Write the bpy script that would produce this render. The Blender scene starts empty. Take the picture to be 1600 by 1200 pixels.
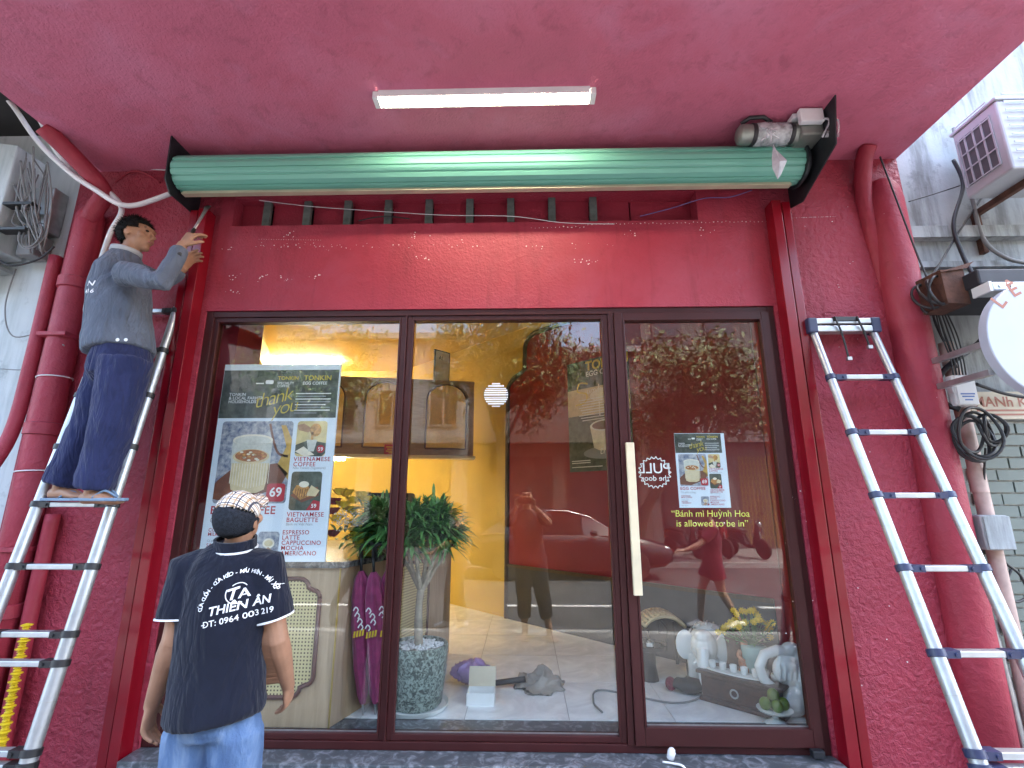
import bpy, bmesh, math, random
from mathutils import Vector as V, Matrix, noise
from mathutils.bvhtree import BVHTree
random.seed(7)
R = math.radians
scene = bpy.context.scene
col = scene.collection

# ------------------------------------------------------------------ camera, sky, sun, exposure
CAM = V((0, -2.9, 1.575)); FPX = 765.0; PITCH = R(13.4); YAW = R(1.4)
cd = bpy.data.cameras.new('camera'); cam = bpy.data.objects.new('camera', cd); col.objects.link(cam)
cam.location = CAM; cam.rotation_euler = (R(90) + PITCH, 0, YAW)
cd.sensor_width = 36; cd.lens = 36 * FPX / 1600; cd.clip_start = 0.01; cd.clip_end = 2000
scene.camera = cam
SUN_EL, SUN_AZ = R(60), R(55)           # azimuth from +Y clockwise: from behind the shop, so the front lies in shade
w = bpy.data.worlds.new('World'); scene.world = w; w.use_nodes = True
wn = w.node_tree.nodes; bg = wn['Background']
sky = wn.new('ShaderNodeTexSky'); sky.sky_type = 'NISHITA'; sky.sun_disc = False
sky.sun_elevation = SUN_EL; sky.sun_rotation = SUN_AZ
sky.air_density = 1.2; sky.dust_density = 5.0; sky.ozone_density = 1.0
w.node_tree.links.new(sky.outputs[0], bg.inputs[0]); bg.inputs[1].default_value = 0.15
sd = bpy.data.lights.new('sun', 'SUN'); sun = bpy.data.objects.new('sun', sd); col.objects.link(sun)
sd.energy = 1.4; sd.angle = R(14); sd.color = (1, .96, .9)
sdir = V((math.sin(SUN_AZ) * math.cos(SUN_EL), math.cos(SUN_AZ) * math.cos(SUN_EL), math.sin(SUN_EL)))
sun.rotation_euler = sdir.to_track_quat('Z', 'Y').to_euler()
sun.location = (0, -20, 30)
vs = scene.view_settings; vs.view_transform = 'Standard'; vs.look = 'None'; vs.gamma = 1; vs.use_curve_mapping = False
vs.exposure = 3.65
scene.cycles.max_bounces = 6; scene.cycles.caustics_reflective = False; scene.cycles.caustics_refractive = False; scene.cycles.transparent_max_bounces = 12

_f = V((-math.sin(YAW) * math.cos(PITCH), math.cos(YAW) * math.cos(PITCH), math.sin(PITCH)))
_r = V((math.cos(YAW), math.sin(YAW), 0)); _u = _r.cross(_f)
def P(x, y, Y):
    """the point at depth Y that the photograph shows at pixel (x, y)"""
    d = _f + _r * ((x - 800) / FPX) + _u * ((600 - y) / FPX)
    return CAM + d * ((Y - CAM.y) / d.y)

# ------------------------------------------------------------------ materials
def newmat(name):
    m = bpy.data.materials.new(name); m.use_nodes = True
    nt = m.node_tree; b = nt.nodes['Principled BSDF']
    return m, nt, b
def coords(nt, scale=1.0):
    tc = nt.nodes.new('ShaderNodeTexCoord'); return tc.outputs['Object']
def nz(nt, vec, scale, detail=4, rough=.55, dist=0):
    n = nt.nodes.new('ShaderNodeTexNoise'); n.inputs['Scale'].default_value = scale
    n.inputs['Detail'].default_value = detail; n.inputs['Roughness'].default_value = rough
    n.inputs['Distortion'].default_value = dist
    nt.links.new(vec, n.inputs['Vector']); return n
def ramp(nt, fac, stops):
    r = nt.nodes.new('ShaderNodeValToRGB'); e = r.color_ramp.elements
    while len(e) < len(stops): e.new(.5)
    for el, (p, c) in zip(e, stops):
        el.position = p; el.color = (*c, 1) if len(c) == 3 else c
    nt.links.new(fac, r.inputs['Fac']); return r.outputs['Color']
def mixc(nt, a, b, fac, mode='MIX'):
    m = nt.nodes.new('ShaderNodeMix'); m.data_type = 'RGBA'; m.blend_type = mode
    for s, v in ((m.inputs[6], a), (m.inputs[7], b), (m.inputs[0], fac)):
        if hasattr(v, 'is_output'): nt.links.new(v, s)
        elif isinstance(v, (int, float)): s.default_value = v
        else: s.default_value = (*v, 1)
    return m.outputs[2]
def mth(nt, op, a, b=0.0, c=None):
    m = nt.nodes.new('ShaderNodeMath'); m.operation = op
    for i, v in enumerate((a, b) if c is None else (a, b, c)):
        if hasattr(v, 'is_output'): nt.links.new(v, m.inputs[i])
        else: m.inputs[i].default_value = v
    return m.outputs[0]
def bump(nt, b, height, strength, dist=.01):
    n = nt.nodes.new('ShaderNodeBump'); n.inputs['Strength'].default_value = strength; n.inputs['Distance'].default_value = dist
    nt.links.new(height, n.inputs['Height']); nt.links.new(n.outputs[0], b.inputs['Normal'])
def scl(c, k): return tuple(min(1, x * k) for x in c)
def mat(name, c, rough=.6, metal=0, var=.12, vs=6, bs=0, bst=.2, spec=.5, c2=None, bd=.005, det=4, trans=0, sheen=0):
    """colour with cloudy variation between c and c2, optional grain relief"""
    m, nt, b = newmat(name)
    b.inputs['Roughness'].default_value = rough; b.inputs['Metallic'].default_value = metal
    b.inputs['Specular IOR Level'].default_value = spec
    if trans: b.inputs['Transmission Weight'].default_value = trans
    if sheen: b.inputs['Sheen Weight'].default_value = sheen
    co = coords(nt); n = nz(nt, co, vs, det)
    a, z = (scl(c, 1 - var), scl(c, 1 + var)) if c2 is None else (c, c2)
    nt.links.new(ramp(nt, n.outputs['Fac'], [(.3, a), (.7, z)]), b.inputs['Base Color'])
    rn = nz(nt, co, vs * 3, 3)
    nt.links.new(mth(nt, 'ADD', mth(nt, 'MULTIPLY', rn.outputs['Fac'], .16), rough - .08), b.inputs['Roughness'])
    if bs:
        g = nz(nt, co, bs, 5); bump(nt, b, g.outputs['Fac'], bst, bd)
    return m
def emit(name, c, s):
    m, nt, b = newmat(name); b.inputs['Base Color'].default_value = (*c, 1)
    b.inputs['Emission Color'].default_value = (*c, 1); b.inputs['Emission Strength'].default_value = s
    return m
def stucco(name, c, coarse, k=1.0, wet=.5, depth=.012):
    """painted roughcast: lumpy relief, faded patches, hairline scuffs"""
    m, nt, b = newmat(name); co = coords(nt)
    big = nz(nt, co, 1.3, 5, .6); mid = nz(nt, co, 9, 5, .6)
    cc = ramp(nt, big.outputs['Fac'], [(.3, scl(c, .86)), (.5, c), (.75, (c[0] * 1.1, c[1] * 1.35 + .012, c[2] * 1.35 + .012))])
    cc = mixc(nt, cc, scl(c, .78), ramp(nt, mid.outputs['Fac'], [(.55, (0, 0, 0)), (.75, (.6, .6, .6))]))
    mp = nt.nodes.new('ShaderNodeMapping'); mp.inputs['Scale'].default_value = (5, 5, .55); nt.links.new(co, mp.inputs[0])
    st = nz(nt, mp.outputs[0], 1.6, 6, .7, .4)                   # drips and rub marks
    cc = mixc(nt, cc, scl(c, .62), ramp(nt, st.outputs['Fac'], [(.54, (0, 0, 0)), (.70, (.55, .55, .55))]))
    pt = nz(nt, co, 2.3, 3, .5, 1.5)                              # touched-up patches in a fresher coat
    cc = mixc(nt, cc, (c[0] * 1.12, c[1] * 1.9 + .015, c[2] * 1.9 + .015), ramp(nt, pt.outputs['Fac'], [(.55, (0, 0, 0)), (.80, (.3, .3, .3))]))
    sp = nz(nt, co, 70, 2, .5)
    cc = mixc(nt, cc, (.62, .42, .42), ramp(nt, sp.outputs['Fac'], [(.775, (0, 0, 0)), (.80, (.7, .7, .7))]))
    nt.links.new(cc, b.inputs['Base Color'])
    b.inputs['Roughness'].default_value = wet; b.inputs['Specular IOR Level'].default_value = .4
    l = nz(nt, co, coarse, 4, .55, .6); f = nz(nt, co, coarse * 5, 3)
    vo = nt.nodes.new('ShaderNodeTexVoronoi'); vo.feature = 'SMOOTH_F1'; vo.inputs['Scale'].default_value = coarse * 1.3
    nt.links.new(co, vo.inputs['Vector'])
    h = mth(nt, 'ADD', mth(nt, 'MULTIPLY', l.outputs['Fac'], 1.2), mth(nt, 'ADD', mth(nt, 'MULTIPLY', f.outputs['Fac'], .3), mth(nt, 'MULTIPLY', vo.outputs[0], .35)))
    bump(nt, b, h, k, depth)
    return m
def aged(name, c, dirt, sc=2.0):
    """old limewash with streaks and damp blotches"""
    m, nt, b = newmat(name); co = coords(nt)
    mp = nt.nodes.new('ShaderNodeMapping'); mp.inputs['Scale'].default_value = (6, 6, .8); nt.links.new(co, mp.inputs[0])
    a = nz(nt, mp.outputs[0], sc, 6, .65); d = nz(nt, co, 5, 6, .7)
    cc = ramp(nt, a.outputs['Fac'], [(.35, dirt), (.55, c), (.8, scl(c, 1.1))])
    cc = mixc(nt, cc, scl(dirt, .6), ramp(nt, d.outputs['Fac'], [(.58, (0, 0, 0)), (.72, (.75, .75, .75))]))
    nt.links.new(cc, b.inputs['Base Color']); b.inputs['Roughness'].default_value = .85
    bump(nt, b, d.outputs['Fac'], .5, .01)
    return m
def wood(name, c, c2, sc=3, axis=2, rough=.5):
    m, nt, b = newmat(name); co = coords(nt)
    mp = nt.nodes.new('ShaderNodeMapping'); s = [14, 14, 14]; s[axis] = 1.2; mp.inputs['Scale'].default_value = s
    nt.links.new(co, mp.inputs[0]); a = nz(nt, mp.outputs[0], sc, 6, .6, .6)
    nt.links.new(ramp(nt, a.outputs['Fac'], [(.3, c), (.7, c2)]), b.inputs['Base Color'])
    b.inputs['Roughness'].default_value = rough; bump(nt, b, a.outputs['Fac'], .08, .003); return m
def marble(name, c, c2, sc=4, rough=.3, lo=.42, hi=.6):
    m, nt, b = newmat(name); co = coords(nt); a = nz(nt, co, sc, 8, .65, 1.6)
    nt.links.new(ramp(nt, a.outputs['Fac'], [(lo, c), (hi, c2)]), b.inputs['Base Color'])
    b.inputs['Roughness'].default_value = rough; return m
def glassmat(name, f0=.05, tint=(.95, .975, .965)):
    """each face of a pane: see-through with a mirror that grows at grazing angles (Schlick, same from both sides)"""
    m, nt, b = newmat(name); out = nt.nodes['Material Output']; nt.nodes.remove(b)
    t = nt.nodes.new('ShaderNodeBsdfTransparent'); t.inputs[0].default_value = (*tint, 1)
    g = nt.nodes.new('ShaderNodeBsdfGlossy'); g.inputs['Roughness'].default_value = 0
    l = nt.nodes.new('ShaderNodeLayerWeight'); l.inputs['Blend'].default_value = .5
    f = mth(nt, 'ADD', mth(nt, 'MULTIPLY', mth(nt, 'POWER', l.outputs['Facing'], 5.0), 1 - f0), f0)
    x = nt.nodes.new('ShaderNodeMixShader')
    nt.links.new(f, x.inputs[0]); nt.links.new(t.outputs[0], x.inputs[1]); nt.links.new(g.outputs[0], x.inputs[2])
    nt.links.new(x.outputs[0], out.inputs[0]); return m
def filmmat(name):
    m, nt, b = newmat(name); out = nt.nodes['Material Output']
    b.inputs['Base Color'].default_value = (.8, .82, .86, 1); b.inputs['Roughness'].default_value = .15
    t = nt.nodes.new('ShaderNodeBsdfTransparent'); x = nt.nodes.new('ShaderNodeMixShader')
    n = nz(nt, coords(nt), 25, 3); bump(nt, b, n.outputs['Fac'], .6, .01)
    nt.links.new(ramp(nt, n.outputs['Fac'], [(.35, (.25,) * 3), (.7, (.65,) * 3)]), x.inputs[0])
    nt.links.new(t.outputs[0], x.inputs[1]); nt.links.new(b.outputs[0], x.inputs[2]); nt.links.new(x.outputs[0], out.inputs[0])
    return m
def rattan(name):
    """open cane weave: pale straw with small dark holes"""
    m, nt, b = newmat(name); co = coords(nt); s = nt.nodes.new('ShaderNodeSeparateXYZ'); nt.links.new(co, s.inputs[0])
    k = 330.0
    hx = mth(nt, 'SINE', mth(nt, 'MULTIPLY', mth(nt, 'ADD', s.outputs[0], s.outputs[1]), k)); hz = mth(nt, 'SINE', mth(nt, 'MULTIPLY', s.outputs[2], k))
    hole = mth(nt, 'MULTIPLY', mth(nt, 'GREATER_THAN', hx, .15), mth(nt, 'GREATER_THAN', hz, .15))
    nt.links.new(mixc(nt, (.62, .5, .25), (.10, .06, .03), hole), b.inputs['Base Color']); b.inputs['Roughness'].default_value = .6
    bump(nt, b, hole, -.4, .002); return m
def plaid(name):
    m, nt, b = newmat(name); co = coords(nt); s = nt.nodes.new('ShaderNodeSeparateXYZ'); nt.links.new(co, s.inputs[0])
    def line(src, k, ph, th): return mth(nt, 'GREATER_THAN', mth(nt, 'SINE', mth(nt, 'ADD', mth(nt, 'MULTIPLY', src, k), ph)), th)
    yz = mth(nt, 'ADD', mth(nt, 'MULTIPLY', s.outputs[2], .8), mth(nt, 'MULTIPLY', s.outputs[1], .8))
    d = mth(nt, 'MAXIMUM', line(s.outputs[0], 210, 0, .9), line(yz, 210, 0, .9))
    t = mth(nt, 'MAXIMUM', line(s.outputs[0], 210, 2.2, .8), line(yz, 210, 2.2, .8))
    c = mixc(nt, (.72, .66, .58), (.42, .28, .16), t); c = mixc(nt, c, (.05, .05, .07), d)
    nt.links.new(c, b.inputs['Base Color']); b.inputs['Roughness'].default_value = .85; return m
def cloth(name, c, fold=9, depth=.03, var=.22, stretch=(1, 1, .45), weave=300):
    """woven cloth: creases running down the garment, faded ridges, fine weave"""
    m, nt, b = newmat(name); co = coords(nt); mp = nt.nodes.new('ShaderNodeMapping'); mp.inputs['Scale'].default_value = stretch; mp.inputs['Rotation'].default_value = (.25, .3, 0); nt.links.new(co, mp.inputs[0])
    a = nz(nt, mp.outputs[0], fold, 3, .55, .9); r1 = mth(nt, 'ABSOLUTE', mth(nt, 'SUBTRACT', a.outputs['Fac'], .5))
    a2 = nz(nt, mp.outputs[0], fold * 2.4, 3, .5, .6); r2 = mth(nt, 'ABSOLUTE', mth(nt, 'SUBTRACT', a2.outputs['Fac'], .5)); wv = nz(nt, co, weave, 2)
    h = mth(nt, 'ADD', mth(nt, 'MULTIPLY', r1, 1.0), mth(nt, 'ADD', mth(nt, 'MULTIPLY', r2, .4), mth(nt, 'MULTIPLY', wv.outputs['Fac'], .012)))
    n = nz(nt, co, 6, 5, .6); cc = ramp(nt, n.outputs['Fac'], [(.3, scl(c, 1 - var)), (.7, scl(c, 1 + var))])
    cc = mixc(nt, cc, scl(c, 1.5), ramp(nt, r1, [(.0, (.35,) * 3), (.05, (0, 0, 0))])); nt.links.new(cc, b.inputs['Base Color'])
    b.inputs['Roughness'].default_value = .88; b.inputs['Specular IOR Level'].default_value = .2; b.inputs['Sheen Weight'].default_value = .12
    bump(nt, b, h, 1.0, depth); return m
def denim(name):
    m, nt, b = newmat(name); co = coords(nt)
    mp = nt.nodes.new('ShaderNodeMapping'); mp.inputs['Scale'].default_value = (1, 1, .3); nt.links.new(co, mp.inputs[0])
    a = nz(nt, mp.outputs[0], 11, 5, .6, .4); f = nz(nt, co, 260, 2)
    cc = ramp(nt, a.outputs['Fac'], [(.3, (.03, .065, .16)), (.5, (.075, .14, .27)), (.72, (.22, .31, .45))])
    cc = mixc(nt, cc, (.12, .2, .36), mth(nt, 'MULTIPLY', f.outputs['Fac'], .35))
    nt.links.new(cc, b.inputs['Base Color']); b.inputs['Roughness'].default_value = .85; bump(nt, b, mth(nt, 'ADD', a.outputs['Fac'], mth(nt, 'MULTIPLY', f.outputs['Fac'], .05)), .8, .03); return m

RED = (.335, .033, .058)
M = dict(
    stucco=stucco('red_roughcast', RED, 30, .75, .5, .02), smooth_red=stucco('red_plaster', RED, 45, .4, .45),
    soffit=stucco('red_soffit', (.55, .14, .22), 60, .45, .6), pipe_red=stucco('red_pipe', (.32, .03, .052), 22, .45, .55),  # soffit base made paler and pinker than the walls: veiling haze put into the colour
    rail=mat('red_gloss', (.21, .004, .012), .22, 0, .12, 3, 0), frame=mat('brown_aluminium', (.05, .012, .012), .38, 0, .15, 4, spec=.3),
    vent_dark=mat('vent_dark', (.02, .02, .02), .8), vent_bar=mat('vent_bar', (.14, .16, .15), .6, .3, .3, 20),
    green=mat('shutter_green', (.15, .41, .325), .35, 0, .04, 2), black=mat('black_steel', (.022, .025, .03), .45, .3, .2, 15),
    blackp=mat('black_plastic', (.02, .02, .022), .45, 0, .2, 10), navyp=mat('navy_plastic', (.028, .036, .085), .4, 0, .15, 10),
    steel=mat('galvanised', (.42, .43, .43), .35, .8, .2, 15), alu=mat('aluminium', (.47, .50, .52), .38, .7, .12, 14, 90, .08),
    chip=mat('bare_plaster', (.8, .76, .74), .9), cream=mat('cream_wood', (.72, .62, .42), .5, 0, .1, 8, 60, .15),
    yellow=mat('yellow_wall', (.60, .42, .085), .7, 0, .06, 2, 60, .1), ceil=mat('yellow_ceiling', (.72, .52, .2), .8, 0, .05, 2, 80, .1),
    inred=mat('oxblood_wall', (.27, .012, .024), .6, 0, .1, 2, 80, .1), mould=wood('dark_moulding', (.05, .03, .015), (.1, .06, .03)),
    tile=marble('pale_tile', (.70, .71, .73), (.84, .85, .86), 3, .25), grout=mat('grout', (.35, .35, .35), .9),
    sill=marble('veined_sill', (.07, .08, .09), (.34, .36, .4), 14, .3, .48, .75), riser=marble('dark_stone', (.02, .02, .025), (.12, .12, .14), 8, .3),
    oak=wood('counter_oak', (.36, .24, .14), (.50, .35, .22), 2, 2), oakx=wood('cabinet_oak', (.25, .15, .08), (.36, .23, .13), 2, 0),
    rattan=rattan('cane_weave'), gold=mat('brass_trim', (.6, .42, .12), .35, .8), archp=mat('cane_panel', (.78, .52, .14), .6, 0, .08, 40),
    brownb=mat('brown_bead', (.11, .035, .025), .4), ctop=marble('stone_top', (.03, .03, .035), (.2, .2, .2), 14, .25),
    white=mat('white_paint', (.78, .78, .77), .5, 0, .05), whitep=mat('white_plastic', (.74, .75, .76), .35, 0, .06), ceramic=mat('white_ceramic', (.75, .77, .76), .15, 0, .05, 8),
    leaf=mat('leaf', (.05, .17, .045), .4, 0, 0, 30, c2=(.15, .34, .10)), palebark=mat('pale_bark', (.34, .29, .22), .9, 0, .25, 25, 60, .6), leaf2=mat('leaf_tree', (.04, .085, .02), .45, 0, 0, 2, c2=(.15, .2, .06)),
    bark=mat('bark', (.16, .12, .08), .9, 0, .35, 25, 60, .6), pot=marble('mosaic_pot', (.03, .05, .045), (.30, .38, .34), 38, .3, .44, .58),
    pebble=mat('white_pebble', (.8, .8, .8), .6, 0, .08, 40), maroon=mat('umbrella_cloth', (.30, .03, .12), .7, 0, .25, 20, 120, .2, sheen=.3),
    yelp=mat('yellow_print', (.75, .5, .03), .6), rose=mat('yellow_petal', (.85, .60, .03), .6, 0, .15, 30), redrose=mat('red_petal', (.25, .01, .03), .6),
    skin=mat('skin', (.36, .19, .115), .5, 0, .12, 14, 220, .12, .4), skin2=mat('skin_light', (.45, .27, .19), .5, 0, .1, 14, 220, .1, .4),
    lip=mat('lip', (.28, .1, .08), .5), hair=mat('black_hair', (.007, .0065, .006), .75, 0, .3, 60, 150, .8, .15), eye=mat('eye', (.02, .015, .01), .1),
    polo=cloth('navy_polo', (.007, .009, .019), 7, .035), polo_rim=mat('white_knit', (.78, .78, .78), .8), print=mat('white_print', (.80, .80, .80), .6, 0, .04),
    denim=denim('washed_denim'), plaid=plaid('plaid_cloth'), mesh=mat('cap_mesh', (.016, .019, .026), .75, 0, .5, 90, 300, .9, .2, bd=.004),
    jacket=cloth('grey_jacket', (.105, .125, .165), 9, .04, .14), navy=cloth('navy_trousers', (.020, .026, .078), 9, .045, .2, (1, 1, .3)),
    flip=mat('blue_rubber', (.16, .24, .34), .6), aged=aged('aged_limewash', (.38, .41, .42), (.19, .2, .2)), agedL=aged('pale_limewash', (.52, .57, .58), (.36, .41, .42), 1.5),
    brick=mat('grey_green_tile', (.15, .18, .16), .45, 0, .2, 1.7), mortar=mat('mortar', (.52, .53, .5), .9), cable=mat('black_cable', (.018, .018, .02), .5),
    gcable=mat('grey_cable', (.2, .2, .2), .6), wcable=mat('white_conduit', (.72, .72, .74), .45, 0, .06), pvc=mat('pinkish_pvc', (.5, .36, .31), .6, 0, .25, 8), rust=mat('rusted_steel', (.10, .045, .03), .85, .2, .4, 18, 50, .6),
    acm=mat('ac_enamel', (.44, .47, .5), .5, 0, .12, 4), acd=mat('ac_grille', (.09, .1, .11), .6), awn=mat('black_awning', (.02, .02, .026), .6, 0, .2, 4),
    signw=mat('sign_white', (.44, .48, .57), .4, 0, .03), copper=mat('copper_letter', (.35, .12, .07), .5), film=filmmat('clear_film'), motor=mat('motor_grey', (.27, .29, .26), .4, .5, .15, 12),
    glass=glassmat('window_glass', .053), asphalt=mat('asphalt', (.065, .065, .068), .85, 0, .25, 2, 220, .5), pave=mat('paving', (.18, .176, .17), .85, 0, .2, 3, 120, .4),
    kerb=mat('kerb_stone', (.32, .32, .31), .85, 0, .2, 5), line=mat('road_paint', (.7, .7, .68), .7, 0, .15, 20), carp=mat('car_paint', (.016, .014, .018), .22, 0, .1, 2, spec=.4), carg=mat('car_glass', (.01, .012, .014), .06, 0, .1, 2, spec=.8),
    rubber=mat('tyre', (.018, .018, .018), .85), chrome=mat('chrome', (.7, .7, .72), .12, 1, .03), opp1=aged('facade_grey', (.16, .15, .145), (.09, .085, .08)), opp2=aged('facade_brown', (.17, .13, .11), (.10, .08, .065)), opp3=aged('facade_stone', (.36, .36, .35), (.22, .22, .21)),
    gate=mat('gate_yellow', (.45, .27, .08), .5, .2, .15, 10), dglass=mat('dark_window', (.03, .035, .04), .12, 0, .2, 1, spec=.8), darkred=cloth('maroon_cotton', (.14, .012, .03)), dark=cloth('dark_cotton', (.025, .025, .03)),
    brownw=wood('rosewood', (.035, .012, .008), (.09, .035, .02), 3, 0, .35), lime=mat('green_fruit', (.10, .16, .02), .45, 0, .25, 14), clay=mat('painted_clay', (.40, .16, .08), .5, 0, .3, 30), cyel=mat('yellow_spiral', (.75, .55, .02), .45), card=mat('card', (.62, .55, .42), .8), purple=mat('purple_bag', (.32, .2, .42), .35, 0, .2, 15), taupe=mat('taupe_cloth', (.3, .27, .24), .85, 0, .2, 10),
    lampw=emit('led_warm', (1, .86, .64), 7), lampi=emit('shop_lamp', (1, .90, .66), 15), tail=mat('red_plastic', (.35, .01, .01), .3))

# ------------------------------------------------------------------ mesh helpers
class MB:
    def __init__(s): s.v = []; s.f = []
    def add(s, vs, fs):
        k = len(s.v); s.v += [V(x) for x in vs]; s.f += [tuple(i + k for i in f) for f in fs]; return s
    def box(s, a, b, mtx=None):
        x0, y0, z0 = a; x1, y1, z1 = b
        vs = [V(p) for p in ((x0, y0, z0), (x1, y0, z0), (x1, y1, z0), (x0, y1, z0), (x0, y0, z1), (x1, y0, z1), (x1, y1, z1), (x0, y1, z1))]
        if mtx: vs = [mtx @ p for p in vs]
        return s.add(vs, [(0, 3, 2, 1), (4, 5, 6, 7), (0, 1, 5, 4), (1, 2, 6, 5), (2, 3, 7, 6), (3, 0, 4, 7)])
    def tube(s, pts, r, n=10, side=None, cap=True):
        """loft along pts; r one radius, a list, or a list of (a, b) ellipse radii with a along `side`"""
        pts = [V(p) for p in pts]; m = len(pts)
        rr = [r] * m if isinstance(r, (int, float)) else list(r)
        rings = []; prev = None
        for i, p in enumerate(pts):
            t = (pts[min(i + 1, m - 1)] - pts[max(i - 1, 0)])
            t = t.normalized() if t.length > 1e-9 else V((0, 0, 1))
            if side is not None: a = V(side)
            elif prev is not None: a = prev
            else: a = V((1, 0, 0)) if abs(t.x) < .8 else V((0, 1, 0))
            a = (a - t * a.dot(t)); a = a.normalized() if a.length > 1e-6 else t.orthogonal().normalized(); prev = a
            b = t.cross(a); q = rr[i]; qa, qb = q if isinstance(q, tuple) else (q, q)
            rings.append([p + a * (qa * math.cos(2 * math.pi * j / n)) + b * (qb * math.sin(2 * math.pi * j / n)) for j in range(n)])
        vs = [x for g in rings for x in g]; fs = []
        for i in range(m - 1):
            for j in range(n):
                k = (j + 1) % n; fs.append((i * n + j, i * n + k, (i + 1) * n + k, (i + 1) * n + j))
        if cap: fs += [tuple(range(n - 1, -1, -1)), tuple((m - 1) * n + j for j in range(n))]
        return s.add(vs, fs)
    def ball(s, c, ax, ay=None, az=None, nu=12, nv=8):
        c = V(c)
        if ay is None: ax, ay, az = V((ax, 0, 0)), V((0, ax, 0)), V((0, 0, ax))
        ax, ay, az = V(ax), V(ay), V(az); vs = [c - az]; fs = []
        for i in range(1, nv):
            ph = -math.pi / 2 + math.pi * i / nv
            for j in range(nu):
                th = 2 * math.pi * j / nu
                vs.append(c + (ax * math.cos(th) + ay * math.sin(th)) * math.cos(ph) + az * math.sin(ph))
        vs.append(c + az); top = len(vs) - 1
        for j in range(nu):
            k = (j + 1) % nu; fs.append((0, 1 + k, 1 + j)); fs.append((top, top - nu + j, top - nu + k))
            for i in range(nv - 2): fs.append((1 + i * nu + j, 1 + i * nu + k, 1 + (i + 1) * nu + k, 1 + (i + 1) * nu + j))
        return s.add(vs, fs)
    def lathe(s, prof, c=(0, 0, 0), n=24, ax=(0, 0, 1)):
        """prof = [(radius, height)]"""
        c = V(c); az = V(ax).normalized(); a = az.orthogonal().normalized(); b = az.cross(a)
        vs = [c + az * h + (a * math.cos(2 * math.pi * j / n) + b * math.sin(2 * math.pi * j / n)) * max(r, 1e-4) for r, h in prof for j in range(n)]
        fs = [(i * n + j, i * n + (j + 1) % n, (i + 1) * n + (j + 1) % n, (i + 1) * n + j) for i in range(len(prof) - 1) for j in range(n)]
        fs += [tuple(range(n - 1, -1, -1)), tuple((len(prof) - 1) * n + j for j in range(n))]
        return s.add(vs, fs)
    def prism(s, poly, o, u, v, n, th):
        """polygon in plane (o,u,v), thickness th along n"""
        o, u, v, n = V(o), V(u), V(v), V(n); k = len(poly)
        vs = [o + u * x + v * y for x, y in poly] + [o + u * x + v * y + n * th for x, y in poly]
        fs = [tuple(range(k - 1, -1, -1)), tuple(range(k, 2 * k))] + [(i, (i + 1) % k, (i + 1) % k + k, i + k) for i in range(k)]
        return s.add(vs, fs)
    def build(s, name, m, parent=None, smooth=False, bevel=0, fix=True):
        me = bpy.data.meshes.new(name); o = bpy.data.objects.new(name, me); col.objects.link(o)
        lo = V((min(p.x for p in s.v), min(p.y for p in s.v), min(p.z for p in s.v))); hi = V((max(p.x for p in s.v), max(p.y for p in s.v), max(p.z for p in s.v)))
        base = V(((lo.x + hi.x) / 2, (lo.y + hi.y) / 2, lo.z))
        me.from_pydata([p - base for p in s.v], [], s.f); me.update()
        if fix:
            bm = bmesh.new(); bm.from_mesh(me); bmesh.ops.recalc_face_normals(bm, faces=bm.faces); bm.to_mesh(me); bm.free()
        if smooth:
            me.shade_smooth()
            if smooth == 'auto': me.set_sharp_from_angle(angle=R(40))
        o.location = base
        if parent: o.parent = parent; o.location = base - wloc(parent)
        me.materials.append(M[m] if isinstance(m, str) else m)
        if bevel:
            b = o.modifiers.new('bevel', 'BEVEL'); b.width = bevel; b.segments = 2; b.limit_method = 'ANGLE'
        return o
def wloc(o): return V(o.location) + (wloc(o.parent) if o.parent else V((0, 0, 0)))
def tag(o, label, cat=None, group=None, kind=None):
    if label: o['label'] = label
    if cat: o['category'] = cat
    if group: o['group'] = group
    if kind: o['kind'] = kind
    return o
def thing(name, loc, label, cat, group=None):
    o = bpy.data.objects.new(name, None); col.objects.link(o); o.location = V(loc); o.empty_display_size = .1
    return tag(o, label, cat, group)
def part(name, parent=None): # an Empty that groups sub-parts
    o = bpy.data.objects.new(name, None); col.objects.link(o); o.parent = parent; return o
def box(name, a, b, m, parent=None, bevel=0): return MB().box(a, b).build(name, m, parent, bevel=bevel)
def bez(pts, k=8):
    """smooth path through pts (Catmull-Rom)"""
    pts = [V(p) for p in pts]; q = [pts[0]] + pts + [pts[-1]]; out = []
    for i in range(1, len(q) - 2):
        a, b, c, d = q[i - 1:i + 3]
        for j in range(k):
            t = j / k
            out.append(.5 * ((2 * b) + (c - a) * t + (2 * a - 5 * b + 4 * c - d) * t * t + (3 * b - a - 3 * c + d) * t ** 3))
    return out + [pts[-1]]
_txt = {}
workshop = bpy.data.scenes.new('workshop')          # scratch scene: keeps evaluating text and skins cheap
def evaluated(o):
    workshop.collection.objects.link(o); vl = workshop.view_layers[0]; vl.update()
    me = bpy.data.meshes.new_from_object(o.evaluated_get(vl.depsgraph)); workshop.collection.objects.unlink(o); return me
def text2d(body, size, bold=0, shear=0, align='CENTER', space=1):
    key = (body, size, bold, shear, align, space)
    if key not in _txt:
        c = bpy.data.curves.new('text', 'FONT'); c.body = body; c.size = size; c.offset = bold * size; c.shear = shear
        c.align_x = align; c.space_character = space; c.resolution_u = 3; c.space_line = .85
        o = bpy.data.objects.new('text', c); me = evaluated(o)
        _txt[key] = ([(p.co.x, p.co.y) for p in me.vertices], [tuple(p.vertices) for p in me.polygons])
        bpy.data.objects.remove(o); bpy.data.curves.remove(c); bpy.data.meshes.remove(me)
    return _txt[key]
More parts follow.
